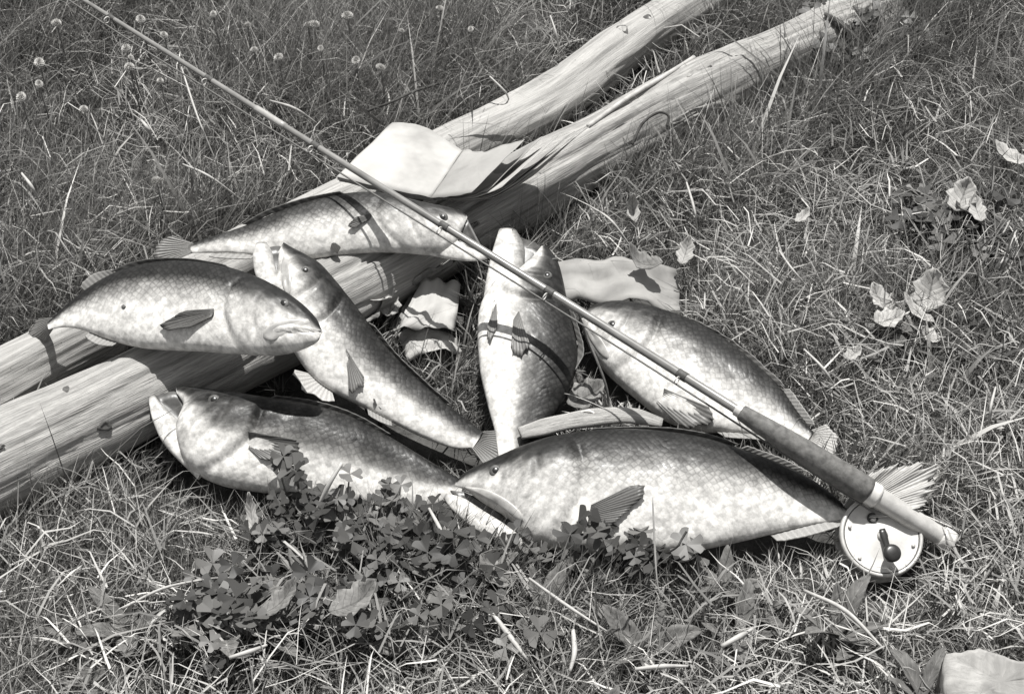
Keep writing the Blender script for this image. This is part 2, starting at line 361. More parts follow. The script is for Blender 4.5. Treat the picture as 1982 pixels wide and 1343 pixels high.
# ------------------------------------------------------------------ fish
class Fish: pass
def make_fish(label, head, tail, roll, top, bot, material, thick=.52, jaw=None, name='fish', gill=True, mouth=None, front=.012):
    """head/tail: (px, py, z) of snout and tail root; roll tips the upper flank towards the camera.
       top/bot: back and belly line from snout to tail root, laid out on the fish's own middle plane."""
    f = Fish(); H = at(*head); T = at(*tail); f.a = unit(T-H)
    up = np.array([0, 0, 1.0]); n0 = unit(up-np.dot(up, f.a)*f.a)
    s = np.cross(f.a, n0); r = R(roll)
    c1 = n0*math.cos(r)+s*math.sin(r); c2 = n0*math.cos(r)-s*math.sin(r)
    f.n = c1 if c1[1] < c2[1] else c2
    if roll < 0: f.n = c1 if c1[1] > c2[1] else c2
    f.p0 = (H+T)/2; f.b = np.cross(f.n, f.a); f.root = empty(name, (f.p0[0], f.p0[1], 0)); tag(f.root, label, 'fish', 'caught fish laid out on the grass')
    def loft(tp, bt, NS, NTh, tk, head_loft):
        D = catmull([onplane(x, y, f.p0, f.n) for x, y in tp], NS); V = catmull([onplane(x, y, f.p0, f.n) for x, y in bt], NS)
        C = (D+V)/2; hv = (D-V)/2; h = np.linalg.norm(hv, axis=1); hd = hv/np.maximum(h, 1e-6)[:, None]
        sv = np.linspace(0, 1, NS)
        prof = tk*(1.25-.55*sv) if not head_loft else np.full(NS, tk)
        t = h*prof
        t = np.convolve(np.pad(t, 3, 'edge'), np.ones(7)/7, 'valid')
        if not head_loft:
            cap = np.minimum(1, (sv/.05+.02))**.5; t = t*cap
        th = np.linspace(0, 2*np.pi, NTh, endpoint=False)
        co, si = np.cos(th), np.sin(th)
        e = 1.0
        inpl = np.sign(co)*np.abs(co)**e; outp = np.sign(si)*np.abs(si)**.86
        P = C[:, None]+hd[:, None]*(h[:, None]*inpl[None])[:, :, None]+f.n[None, None]*(t[:, None]*outp[None])[:, :, None]
        dv = np.tile((1-inpl)/2, NS); su = np.repeat(sv, NTh)
        L = np.concatenate([[0], np.cumsum(np.linalg.norm(np.diff(C, axis=0), axis=1))])
        uv = np.stack([np.repeat(L, NTh), (h[:, None]*2*np.broadcast_to((1-inpl)/2, (NS, NTh))).ravel()], 1)
        F = []
        for i in range(NS-1):
            for j in range(NTh):
                k = (j+1) % NTh; F.append((i*NTh+j, i*NTh+k, (i+1)*NTh+k, (i+1)*NTh+j))
        F.append(tuple(range(NTh))); F.append(tuple((NS-1)*NTh+j for j in range(NTh))[::-1])
        return P, dv, su, uv, F, np.sign(outp), h
    P, dv, su, uv, F, sg, h = loft(top, bot, 130, 56, thick, False)
    NS, NTh = P.shape[:2]; D2 = dv.reshape(NS, NTh); S2 = su.reshape(NS, NTh); off = np.zeros((NS, NTh)); hm = h.max()
    if gill:
        ge = .285+.05*np.sin(np.pi*np.clip(D2, 0, 1))-.06*np.clip(D2-.6, 0, 1)       # gill cover, standing proud with a lip at its rear edge
        x = (ge-S2)/.02; off += hm*.085/(1+np.exp(-x*3.2))*np.clip(S2/.12, 0, 1)
        off -= hm*.07*np.exp(-((S2-ge-.012)/.010)**2)*np.clip(1.4-abs(D2-.5)*2.2, 0, 1)
        pe = .20+.035*np.sin(np.pi*D2); off -= hm*.05*np.exp(-((S2-pe)/.008)**2)*np.clip(1.3-abs(D2-.55)*2.6, 0, 1); off += hm*.04*np.exp(-((S2-pe+.03)/.02)**2)*np.clip(1.2-abs(D2-.5)*3, 0, 1)
        off -= hm*.06*np.exp(-((S2-.13)/.035)**2-((D2-.24)/.07)**2)
    if mouth:                                                                       # closed mouth line: (dv at snout, dv at corner, s of corner)
        d0, d1, sc = mouth; ml = d0+(d1-d0)*np.clip(S2/sc, 0, 1)
        off -= hm*.075*np.exp(-((D2-ml)/.022)**2)*np.clip((sc*1.05-S2)/.02, 0, 1)
        off += hm*.05*np.exp(-((D2-ml+.07)/.045)**2)*np.clip((sc-S2)/.03, 0, 1)
    nz = np.array([mnoise.noise((float(p[0])*19, float(p[1])*19, float(p[2])*19)) for p in P.reshape(-1, 3)]).reshape(NS, NTh)
    off += nz*hm*.075*np.clip(S2/.08, 0, 1)                                              # soft flesh, not a turned shape
    P = P+f.n[None, None]*(off*sg[None]*np.abs(np.sin(np.linspace(0, 2*np.pi, NTh, endpoint=False)))[None])[:, :, None]
    f.vis = P[:, 1:NTh//2].reshape(-1, 3) if sg[1] > 0 else P[:, NTh//2+1:].reshape(-1, 3)
    V = P.reshape(-1, 3)
    if jaw:
        Pj, dj, sj, uj, Fj, _, _ = loft(jaw[0], jaw[1], 24, 20, .42, True)
        base = len(V); V = np.vstack([V, Pj.reshape(-1, 3)]); dv = np.concatenate([dv, .50+.35*dj]); su = np.concatenate([su, sj*.15]); uv = np.vstack([uv, uj])
        F += [tuple(i+base for i in q) for q in Fj]
    o = mesh('body', V, F, material, None, uv=uv)
    for nm, arr in (('dv', dv), ('su', su)):
        at_ = o.data.attributes.new(nm, 'FLOAT', 'POINT'); at_.data.foreach_set('value', np.asarray(arr, 'f'))
    under(o, f.root); f.body = o
    mid = P[:, ::NTh//2]
    ring = np.vstack([P[:, 0], P[::-1, NTh//2]]); foot.append(('poly', ring[::6, :2])); foot.append(('poly', ring[::6, :2]-np.array([0, front])))
    f.P = P
    return f
def surf(f, px, py, lift=0.0):
    off = 0.0
    for _ in range(5):
        q = onplane(px, py, f.p0+f.n*off, f.n); dd = f.vis-q; dd = dd-np.outer(dd@f.n, f.n)
        i = np.argmin((dd**2).sum(1)); off = float((f.vis[i]-f.p0)@f.n)
    return onplane(px, py, f.p0+f.n*(off+lift), f.n)
def plane_pt(f, px, py, off=0.0): return onplane(px, py, f.p0+f.n*off, f.n)
def fin(f, name, base, tips, material, rays=10, on=False, lift=.002, flare=.004, rag=.12, curve=0.0):
    """a rayed fin: fan of ridged membrane from the base line to the tip line"""
    if on: Bp = [surf(f, x, y, lift*.3) for x, y in base]; Tp = [surf(f, x, y, lift+flare) for x, y in tips]
    else: Bp = [plane_pt(f, x, y) for x, y in base]; Tp = [plane_pt(f, x, y, flare) for x, y in tips]
    nc = rays*4+1; Bc = catmull(Bp, nc); Tc = catmull(Tp, nc); rows = 9; V = []; UV = []
    rr = np.array([1-rag*(random.random() if name != 'anal_fin' else .3*random.random()) for _ in range(rays+1)]); rr[0] *= .9; rr[-1] *= .86
    L = np.linalg.norm(Tc-Bc, axis=1).mean()
    for i in range(rows):
        t = i/(rows-1)
        for j in range(nc):
            k = j/4; fr = k-int(k); e = rr[min(int(k), rays)]*(1-fr)+rr[min(int(k)+1, rays)]*fr; e -= .02*math.sin(math.pi*fr)
            p = Bc[j]+(Tc[j]-Bc[j])*t*e + f.n*((.0006 if name == 'tail_fin' else .00025)*math.cos(2*math.pi*k)*(1-.4*t)+curve*L*math.sin(math.pi*t)+.03*L*t*t*math.sin(k*.8+L*300)+.02*L*t*mnoise.noise((k*.7, t*2, L*99)))
            V.append(p); UV.append((k, t))
    F = [(i*nc+j, i*nc+j+1, (i+1)*nc+j+1, (i+1)*nc+j) for i in range(rows-1) for j in range(nc-1)]
    o = mesh(name, V, F, material, None, uv=UV); m = o.modifiers.new('thickness', 'SOLIDIFY'); m.thickness = .0009
    if name == 'tail_fin': foot.append(('poly', np.vstack([Bc, Tc[::-1]])[::3, :2]))
    return under(o, f.root)
def eye(f, px, py, r):
    r *= .86; c = surf(f, px, py, 0); t = f.a; b = f.b
    def dome(nm, r0, h, m, sink):
        vv = [c+f.n*(h-sink)]; 
        for k in range(1, 6):
            a = k/5*math.pi/2
            for j in range(16): vv.append(c+f.n*(h*math.cos(a)-sink)+(t*math.cos(j/8*math.pi)+b*math.sin(j/8*math.pi))*r0*math.sin(a))
        ff = [(0, 1+j, 1+(j+1) % 16) for j in range(16)]
        for q in range(4): ff += [(1+q*16+j, 1+(q+1)*16+j, 1+(q+1)*16+(j+1) % 16, 1+q*16+(j+1) % 16) for j in range(16)]
        return mesh(nm, vv, ff, m)
    e = under(dome('eye', r, r*.34, M['eye_ring'], r*.12), f.root)
    p = dome('pupil', r*.66, r*.26, M['eye_dark'], -r*.02)
    p.data.transform(Matrix.Translation(-f.root.location)); p.parent = e
def plate(f, name, poly, material, raise_=.004, lift=.0005):
    """a raised bony plate or lip that follows the head"""
    C = catmull([surf(f, x, y, 0) for x, y in poly]+[surf(f, *poly[0], 0)], 33)[:-1]; c = C.mean(0); V = [c+f.n*(raise_+lift)]; F = []
    prof = ((.5, .97), (.8, .72), (.95, .35), (1.0, -.5))
    for s, hgt in prof: V += list(c+(C-c)*s+f.n*(raise_*hgt+lift))
    F = [(0, 1+j, 1+(j+1) % 32) for j in range(32)]
    for q in range(3): F += [(1+q*32+j, 1+(q+1)*32+j, 1+(q+1)*32+(j+1) % 32, 1+q*32+(j+1) % 32) for j in range(32)]
    return under(mesh(name, V, F, material), f.root)

def lining(f, poly):  # dark sheet filling the gape, the mouth's shade put into its colour
    C = catmull([plane_pt(f, x, y, -.001) for x, y in poly]+[plane_pt(f, *poly[0], -.001)], 25)[:-1]; c = C.mean(0)
    V = [c-f.n*.003]+list(c+(C-c)*.6-f.n*.002)+list(C)+list(C-f.n*.006)
    F = [(0, 1+j, 1+(j+1) % 24) for j in range(24)]
    for q in range(2): F += [(1+q*24+j, 1+(q+1)*24+j, 1+(q+1)*24+(j+1) % 24, 1+q*24+(j+1) % 24) for j in range(24)]
    return under(mesh('shaded_mouth_lining', V, F, M['mouth']), f.root)
# the big one in front, head to the left
f7 = make_fish('largest deep-bodied fish in front, mouth agape to the left, rod butt across its tail', (885, 868, .052), (1400, 905, .040), 24,
    [(884, 866), (900, 851), (935, 835), (978, 817), (1030, 803), (1100, 796), (1170, 800), (1230, 812), (1290, 832), (1340, 853), (1378, 878), (1402, 899)],
    [(884, 870), (906, 879), (932, 896), (956, 914), (976, 940), (1000, 951), (1055, 958), (1120, 961), (1190, 957), (1250, 946), (1310, 932), (1362, 920), (1402, 914)],
    mat_fish('fish_skin_front', .035, .36, 0.60, .40, -.04), 0.43,
    jaw=([(873, 880), (895, 886), (922, 903), (962, 928)], [(869, 887), (884, 906), (920, 935), (985, 961)]), front=.018)
fin(f7, 'tail_fin', [(1396, 899), (1398, 907), (1394, 914)], [(1432, 849), (1482, 838), (1534, 842), (1530, 866), (1512, 889), (1496, 908)], M['fin_pale'], 28, flare=.012, rag=.22)
fin(f7, 'pectoral_fin', [(1064, 896), (1061, 910), (1058, 925)], [(1126, 864), (1139, 870), (1130, 888), (1110, 908), (1084, 930)], M['fin_dark'], 15, on=True, flare=.002)
fin(f7, 'dorsal_fin', [(1060, 799), (1120, 797), (1190, 802), (1250, 817)], [(1069, 794), (1132, 792), (1203, 798), (1261, 815)], M['fin_dark'], 12)
fin(f7, 'soft_dorsal_fin', [(1262, 821), (1300, 836), (1335, 851)], [(1272, 817), (1313, 832), (1351, 850)], M['fin_soft'], 10)
fin(f7, 'anal_fin', [(1390, 914), (1345, 923), (1300, 934)], [(1397, 922), (1357, 935), (1311, 944)], M['fin_soft'], 10)
fin(f7, 'pelvic_fin', [(1060, 940), (1072, 946)], [(1100, 962), (1085, 972)], M['fin_mid'], 6, on=False, flare=.02)
eye(f7, 938, 850, .0066)
plate(f7, 'jaw_plate', [(895, 871), (922, 874), (952, 888), (974, 908), (970, 919), (948, 908), (918, 890)], M['lip'], .0032)
lining(f7, [(878, 876), (900, 880), (935, 899), (955, 918), (925, 910), (895, 892)])

# on the logs at the left, head to the right
f2 = make_fish('fish lying across both log ends at the left, closed mouth pointing right', (708, 667, .150), (350, 655, .085), 26,
    [(708, 664), (700, 648), (680, 628), (650, 608), (610, 590), (560, 577), (510, 574), (460, 582), (420, 598), (385, 621), (362, 640), (346, 655)],
    [(708, 669), (700, 681), (671, 692), (640, 697), (600, 696), (546, 692), (482, 689), (443, 682), (411, 671), (390, 664), (368, 661), (348, 664)],
    mat_fish('fish_skin_left', .035, .36, 0.60, .30, -.03), 0.40, mouth=(.58, .80, .17))
fin(f2, 'tail_fin', [(356, 648), (352, 657), (354, 663)], [(331, 650), (322, 664), (318, 682), (338, 690)], M['fin_mid'], 12, flare=-.03)
fin(f2, 'pectoral_fin', [(566, 637), (566, 642), (563, 648)], [(532, 638), (505, 650), (493, 660), (504, 667), (534, 662)], M['fin_dark'], 13, on=True, flare=.002)
fin(f2, 'dorsal_fin', [(590, 584), (540, 575), (480, 577), (440, 589)], [(579, 577), (528, 569), (469, 572), (430, 585)], M['fin_dark'], 12)
fin(f2, 'soft_dorsal_fin', [(440, 590), (415, 601), (395, 613)], [(430, 584), (406, 591), (388, 606)], M['fin_soft'], 8)
fin(f2, 'anal_fin', [(440, 680), (420, 675), (402, 667)], [(430, 686), (410, 683), (395, 674)], M['fin_soft'], 7)
eye(f2, 657, 630, .0065)
plate(f2, 'jaw_plate', [(690, 650), (660, 652), (636, 662), (630, 675), (645, 680), (670, 668), (692, 657)], M['lip'], .0022)
plate(f2, 'blemish', [(447, 631), (450, 634), (447, 637), (444, 634)], M['knot'], .001)

# across the logs at the back, head to the right under the rod
f1 = make_fish('fish at the back below the magazine, lying across the logs, gaping mouth under the rod', (924, 569, .085), (532, 556, .085), 30,
    [(901, 514), (892, 508), (876, 503), (845, 497), (806, 488), (773, 483), (727, 487), (666, 503), (605, 528), (565, 541), (534, 552)],
    [(900, 518), (893, 534), (884, 552), (862, 565), (820, 563), (780, 562), (730, 566), (690, 571), (640, 568), (595, 563), (560, 563), (536, 563)],
    mat_fish('fish_skin_back', .06, .38, 0.60, .30, -.04), 0.38, 
    jaw=([(921, 562), (906, 557), (890, 548), (862, 532)], [(927, 571), (908, 574), (880, 572), (850, 566)]))
fin(f1, 'tail_fin', [(540, 551), (536, 557), (538, 563)], [(506, 538), (492, 551), (484, 566), (506, 577)], M['fin_mid'], 12)
fin(f1, 'pectoral_fin', [(772, 511), (774, 514), (770, 520)], [(752, 516), (741, 526), (748, 532)], M['fin_dark'], 7, on=True, flare=.002)
fin(f1, 'dorsal_fin', [(740, 485), (700, 493), (650, 508), (610, 526)], [(730, 481), (689, 489), (639, 504), (602, 524)], M['fin_dark'], 11)
fin(f1, 'pelvic_fin', [(718, 562), (728, 566)], [(722, 548), (734, 554)], M['fin_pale'], 6, flare=.02)
fin(f1, 'anal_fin', [(620, 566), (590, 564), (566, 563)], [(614, 571), (583, 570), (558, 568)], M['fin_soft'], 7)
eye(f1, 868, 516, .006)
lining(f1, [(900, 517), (912, 540), (922, 563), (900, 556), (884, 548), (890, 530)])

# the slim one on the slant, mouth open at the top
f3 = make_fish('slim fish lying on a slant, gaping mouth uppermost and tail by the big fish', (650, 590, .112), (915, 808, .030), 14,
    [(658, 549), (672, 558), (690, 568), (711, 583), (748, 627), (786, 678), (818, 713), (862, 753), (900, 783), (922, 800)],
    [(652, 560), (648, 596), (640, 615), (652, 655), (676, 700), (705, 735), (750, 760), (790, 780), (835, 803), (880, 820), (908, 820)],
    mat_fish('fish_skin_slim', .05, .28, 0.60, .55, .02), 0.43,
    jaw=([(636, 550), (643, 562), (650, 590), (672, 622)], [(622, 550), (617, 570), (624, 600), (650, 640)]))
fin(f3, 'tail_fin', [(918, 800), (914, 810), (906, 818)], [(958, 795), (966, 815), (955, 832), (925, 846)], M['fin_mid'], 14)
fin(f3, 'pelvic_fin', [(690, 722), (708, 738), (722, 748)], [(664, 716), (676, 742), (700, 757), (726, 762)], M['fin_pale'], 10, flare=.010, rag=.3)
fin(f3, 'pectoral_fin', [(740, 690), (744, 700), (742, 708)], [(770, 735), (756, 748), (744, 752)], M['fin_mid'], 7, on=True, flare=.002)
fin(f3, 'anal_fin', [(768, 768), (785, 778), (800, 786)], [(770, 778), (786, 787), (801, 793)], M['fin_soft'], 7, flare=.006)
fin(f3, 'dorsal_fin', [(770, 655), (800, 694), (840, 733), (872, 761)], [(779, 660), (809, 698), (850, 737), (882, 764)], M['fin_dark'], 12)
eye(f3, 687, 586, .0055)
plate(f3, 'jaw_plate', [(658, 566), (666, 580), (668, 606), (664, 622), (656, 606), (654, 584)], M['lip'], .0025)
lining(f3, [(634, 556), (656, 556), (654, 590), (656, 612), (646, 596)])

# lower left, head propped on the log
f4 = make_fish('fish below the weathered log, open mouth at left resting against the log', (495, 752, .070), (880, 872, .032), 26,
    [(515, 741), (526, 739), (560, 743), (620, 752), (680, 760), (740, 776), (790, 801), (850, 837), (895, 864)],
    [(517, 748), (526, 766), (516, 796), (530, 842), (572, 868), (640, 880), (720, 889), (800, 897), (850, 898), (893, 884)],
    mat_fish('fish_skin_lower', .06, .28, 0.65, .65, .06), 0.43,
    jaw=([(487, 750), (500, 766), (526, 790), (565, 830)], [(479, 754), (485, 784), (502, 818), (545, 862)]), front=.016)
fin(f4, 'tail_fin', [(890, 866), (892, 875), (888, 882)], [(930, 860), (940, 884), (930, 905), (912, 915)], M['fin_mid'], 12)
fin(f4, 'pectoral_fin', [(611, 799), (613, 810), (612, 820)], [(660, 806), (684, 814), (676, 828), (654, 838), (632, 838)], M['fin_dark'], 14, on=True, flare=.002)
fin(f4, 'dorsal_fin', [(640, 755), (690, 763), (745, 779), (790, 802)], [(649, 751), (701, 758), (755, 776), (801, 802)], M['fin_dark'], 12)
fin(f4, 'anal_fin', [(830, 898), (800, 897), (770, 894)], [(840, 904), (807, 905), (776, 901)], M['fin_soft'], 7)
eye(f4, 566, 757, .0065)
lining(f4, [(486, 752), (516, 746), (528, 768), (534, 800), (508, 784)])

# upright one in the middle
f5 = make_fish('fish in the middle pointing away, white belly to the left and tail towards the camera', (960, 545, .075), (955, 805, .030), 0,
    [(1003, 553), (1012, 562), (1021, 578), (1027, 600), (1033, 630), (1040, 662), (1046, 690), (1044, 718), (1032, 748), (1016, 776), (1000, 802), (990, 836)],
    [(998, 554), (984, 572), (962, 592), (934, 606), (918, 634), (914, 669), (917, 716), (923, 746), (930, 774), (937, 800), (942, 836)],
    mat_fish('fish_skin_middle', .05, .22, 0.63, .5, .10), 0.45,
    jaw=([(966, 534), (976, 556), (974, 590), (962, 630)], [(942, 533), (932, 566), (925, 600), (919, 646)]))
fin(f5, 'tail_fin', [(988, 832), (966, 836), (944, 832)], [(1005, 862), (966, 876), (930, 862)], M['fin_mid'], 12)
fin(f5, 'pelvic_fin', [(938, 630), (934, 642)], [(940, 662), (930, 680), (926, 664)], M['fin_mid'], 6, on=True, flare=.003)
fin(f5, 'pectoral_fin', [(968, 640), (962, 650)], [(985, 690), (968, 700), (958, 690)], M['fin_mid'], 7, on=True, flare=.002)
fin(f5, 'dorsal_fin', [(1030, 622), (1042, 665), (1046, 690), (1034, 716)], [(1037, 628), (1050, 669), (1054, 697), (1040, 723)], M['fin_dark'], 11)
eye(f5, 1006, 592, .0055)
lining(f5, [(966, 540), (998, 556), (988, 580), (965, 612), (960, 585)])

# right, on the slant under the rod
f6 = make_fish('fish on the right lying slantwise under the rod, serrated back towards the grass', (1052, 648, .040), (1352, 806, .030), 16,
    [(1050, 646), (1062, 636), (1085, 630), (1121, 631), (1178, 646), (1230, 671), (1275, 705), (1312, 739), (1336, 774), (1358, 800)],
    [(1050, 652), (1058, 680), (1072, 706), (1092, 728), (1125, 756), (1160, 782), (1200, 796), (1255, 800), (1305, 806), (1350, 812)],
    mat_fish('fish_skin_right', .05, .34, 0.60, .4, -.02), 0.43, mouth=(.5, .75, .15))
fin(f6, 'tail_fin', [(1354, 798), (1353, 805), (1348, 810)], [(1378, 788), (1392, 808), (1388, 826), (1366, 836)], M['fin_pale'], 12)
fin(f6, 'dorsal_fin', [(1190, 650), (1230, 671), (1275, 705), (1312, 739)], [(1200, 649), (1242, 672), (1286, 704), (1323, 740)], M['fin_mid'], 13, rag=.35)
fin(f6, 'soft_dorsal_fin', [(1316, 743), (1334, 770), (1348, 788)], [(1327, 742), (1347, 770), (1362, 790)], M['fin_soft'], 9)
fin(f6, 'pectoral_fin', [(1160, 742), (1158, 752), (1150, 760)], [(1228, 770), (1222, 788), (1190, 800)], M['fin_mid'], 9, on=True, flare=.002)
fin(f6, 'anal_fin', [(1230, 800), (1260, 801), (1290, 805)], [(1242, 807), (1272, 809), (1299, 812)], M['fin_soft'], 7)
eye(f6, 1092, 657, .0055)
plate(f6, 'jaw_plate', [(1056, 662), (1070, 668), (1086, 690), (1088, 704), (1076, 698), (1062, 678)], M['lip'], .0025)

# ------------------------------------------------------------------ rod, reel, line
rod0 = at(1540, 946, .020); rod1 = at(1300, 797, .100); rod2 = at(800, 484, .150); rod3 = at(395, 230, .150); rod4 = at(95, 41, .100)
RC = catmull([rod0, rod1, at(1050, 640, .118), rod2, rod3, rod4], 400)
RS = np.concatenate([[0], np.cumsum(np.linalg.norm(np.diff(RC, axis=0), axis=1))])
def rod_at(s): return np.array([np.interp(s, RS, RC[:, k]) for k in range(3)])
def rod_seg(s0, s1, n): return np.array([rod_at(s) for s in np.linspace(s0, s1, n)])
def s_of(px, py): 
    d = [abs(np.dot(np.cross(unit(p-cam_loc), ray(px, py)), np.cross(unit(p-cam_loc), ray(px, py)))) for p in RC]; return RS[int(np.argmin(d))]
rr_ = empty('fishing_rod', (rod0[0], rod0[1], 0)); tag(rr_, 'long cane fishing rod laid across the fish with dark grip and pale butt', 'fishing rod')
sg0, sg1 = s_of(1425, 880), s_of(1258, 776); RL = RS[-1]
def rodpart(name, s0, s1, n, radf, material, seg=16):
    P = rod_seg(s0, s1, n); return under(tube(name, P, [radf(t) for t in np.linspace(0, 1, n)], material, None, seg), rr_)
rodpart('reel_seat', .004, sg0, 24, lambda t: .0098-.0012*(1-t)+.0003*(1 if int(t*9) % 4 == 0 else 0), M['metal_dull'], 20)
rodpart('butt_cap', 0, .012, 6, lambda t: .0108-.001*abs(t-.5), M['metal'], 20)
rodpart('seat_ring', sg0-.010, sg0+.002, 6, lambda t: .0112, M['metal'], 20)
rodpart('grip', sg0, sg1, 40, lambda t: .0122-.0050*t**1.6+.0006*math.sin(math.pi*t), M['cork'], 20)
rodpart('winding_check', sg1-.002, sg1+.006, 6, lambda t: .0058, M['metal_dull'], 16)
rodpart('rod_blank', sg1, RL, 300, lambda t: .0034*(1-t)**.9+.0009, M['bamboo'], 12)
for px, py in ((1180, 727), (1010, 617), (870, 528), (700, 421), (560, 333), (430, 252)):
    s = s_of(px, py); t = (s-sg1)/(RL-sg1); rd = .0034*(1-t)**.9+.0009
    wnd = rodpart('winding', s-.005, s+.005, 6, lambda t: rd+.0004, M['winding'], 12)
    c = rod_at(s); tg = unit(rod_at(s+.01)-c); up = unit(np.cross(np.cross(tg, [0, 0, 1.0]), tg)); sd_ = np.cross(tg, up)
    cc = c-sd_*0+np.array([0, 0, 1])*0; side = -sd_ if (-sd_)[1] < 0 else sd_
    ctr = c+side*(rd+.004); a = np.linspace(0, 2*np.pi, 17)
    P = np.array([ctr+side*math.cos(k)*.0035+up*math.sin(k)*.0035 for k in a])
    gd = under(tube('line_guide', P, .0006, M['metal'], None, 6), rr_)
s = s_of(640, 383); t = (s-sg1)/(RL-sg1); rodpart('ferrule', s-.022, s+.022, 8, lambda u: .0034*(1-t)**.9+.0009+.0006, M['brass'], 12)

# reel on its side under the seat
def reel():
    c = at(1446, 938, .030); n = unit(np.array([.10, -math.sin(R(26)), math.cos(R(26))])); rodd = unit(rod_at(.12)-rod_at(.02))
    t = unit(rodd-np.dot(rodd, n)*n); b = np.cross(n, t); Rr = .0365
    root = empty('fishing_reel', (c[0], c[1], 0)); tag(root, 'round metal fishing reel fixed under the rod butt beside the big tail', 'fishing reel')
    def lathe(name, prof, material, seg=56, ctr=(0, 0), sm=True, cap=True):
        cc = c+t*ctr[0]+b*ctr[1]; V = []; F = []
        for r, h in prof: V += [cc+n*h+(t*math.cos(2*np.pi*j/seg)+b*math.sin(2*np.pi*j/seg))*r for j in range(seg)]
        for i in range(len(prof)-1): F += [(i*seg+j, i*seg+(j+1) % seg, (i+1)*seg+(j+1) % seg, (i+1)*seg+j) for j in range(seg)]
        if cap: F.append(tuple((len(prof)-1)*seg+j for j in range(seg))); F.append(tuple(range(seg))[::-1])
        return under(mesh(name, V, F, material, None, smooth=sm), root)
    lathe('back_plate', [(Rr*.9, -.022), (Rr, -.0215), (Rr, -.019), (Rr*.96, -.0185)], M['metal_dull'])
    lathe('spool', [(Rr*.6, -.018), (Rr*.6, -.001)], M['line'])
    lathe('side_plate', [(Rr*.93, 0), (Rr*.94, .0035), (Rr*.9, .0042), (Rr*.75, .0022), (Rr*.5, .0034), (Rr*.22, .0062), (Rr*.12, .0066)], M['metal'])
    lathe('rim', [(Rr*.94, -.002), (Rr*1.0, -.0015), (Rr*1.03, .001), (Rr*1.02, .0048), (Rr*.97, .006), (Rr*.925, .0045), (Rr*.92, .001)], M['metal_dull'], cap=False)
    lathe('rim_groove', [(Rr*.93, .0030), (Rr*.926, .0049), (Rr*.912, .0050), (Rr*.905, .0034)], M['black'], cap=False)
    lathe('spindle_cap', [(Rr*.13, .006), (Rr*.13, .0085), (Rr*.08, .0095)], M['metal_dull'], 24)
    hd = at(1458, 962, .03)-c; ha = np.array([np.dot(hd, t), np.dot(hd, b)]); 
    P = np.array([c+n*.0105+(t*ha[0]+b*ha[1])*k for k in np.linspace(-.25, 1.02, 8)])
    arm = under(tube('crank_handle', P, [.0028, .0032, .0034, .003, .0028, .0028, .003, .0026], M['black'], None, 10, .45), root)
    k = lathe('knob', [(.0056, .010), (.0070, .013), (.0082, .018), (.0076, .020), (.0040, .0212)], M['black'], 24, tuple(ha)); k.parent = arm
    h2 = at(1431, 918, .03)-c; lathe('dark_reflection', [(.0040, .0024), (.0052, .0042), (.0040, .0052), (.0028, .0036)], M['black'], 20, (np.dot(h2, t), np.dot(h2, b)))  # black ring stands in for a dark reflection on the plate
    for q in range(6):                                     # screws round the plate
        a = q/6*2*np.pi+.2; lathe('screw', [(.0016, .002), (.0017, .0046), (.0010, .0050)], M['metal_dull'], 10, (Rr*.80*math.cos(a), Rr*.80*math.sin(a)))
    for q in range(5):
        a = q/5*2*np.pi+.4; p = c+(t*math.cos(a)+b*math.sin(a))*Rr*.93
        under(tube('pillar', np.array([p-n*.019, p-n*.009, p+n*.001]), .0022, M['metal'], None, 8), root)
    s = s_of(1470, 905); top = rod_at(s)-np.array([0, 0, .0100]); P = np.array([top+rodd*k-np.array([0, 0, .0008]) for k in np.linspace(-.03, .03, 9)])
    under(tube('reel_foot', P, [.002, .004, .0048, .005, .005, .005, .0048, .004, .002], M['metal'], None, 10, .4), root)
    e = c-n*.009+unit(top-c)*Rr*.9; under(tube('foot_post', np.array([top, (top+e)/2, e]), .004, M['metal'], None, 10), root)
    foot.append(('disc', c[0], c[1], .034)); foot.append(('disc', c[0], c[1]-.035, .022))
reel()
LP = [at(1436, 905, .050)]
for px, py in ((1180, 727), (1010, 617), (870, 528), (700, 421), (560, 333), (430, 252)):
    p = rod_at(s_of(px, py)); tg = unit(rod_at(s_of(px, py)+.01)-p); sd_ = np.cross(tg, unit(np.cross(np.cross(tg, [0, 0, 1.0]), tg))); sd_ = sd_ if sd_[1] < 0 else -sd_
    LP.append(p+sd_*.010-np.array([0, 0, .003]))
LP.append(RC[-1]); tag(tube('fishing_line', catmull(LP, 160), .0009, M['line'], None, 6), 'dark thin fishing line running along the rod from the reel', 'fishing line')
LQ = [at(1047, 642, .110), at(1058, 672, .085), at(1072, 706, .07), at(1084, 740, .05), at(1088, 770, .03), at(1088, 792, .03), at(1080, 800, .06)]
tag(tube('stringer_cord', catmull(LQ, 50), .0012, M['line'], None, 6), 'dark cord looping down between the upright fish and the slanting fish', 'cord')

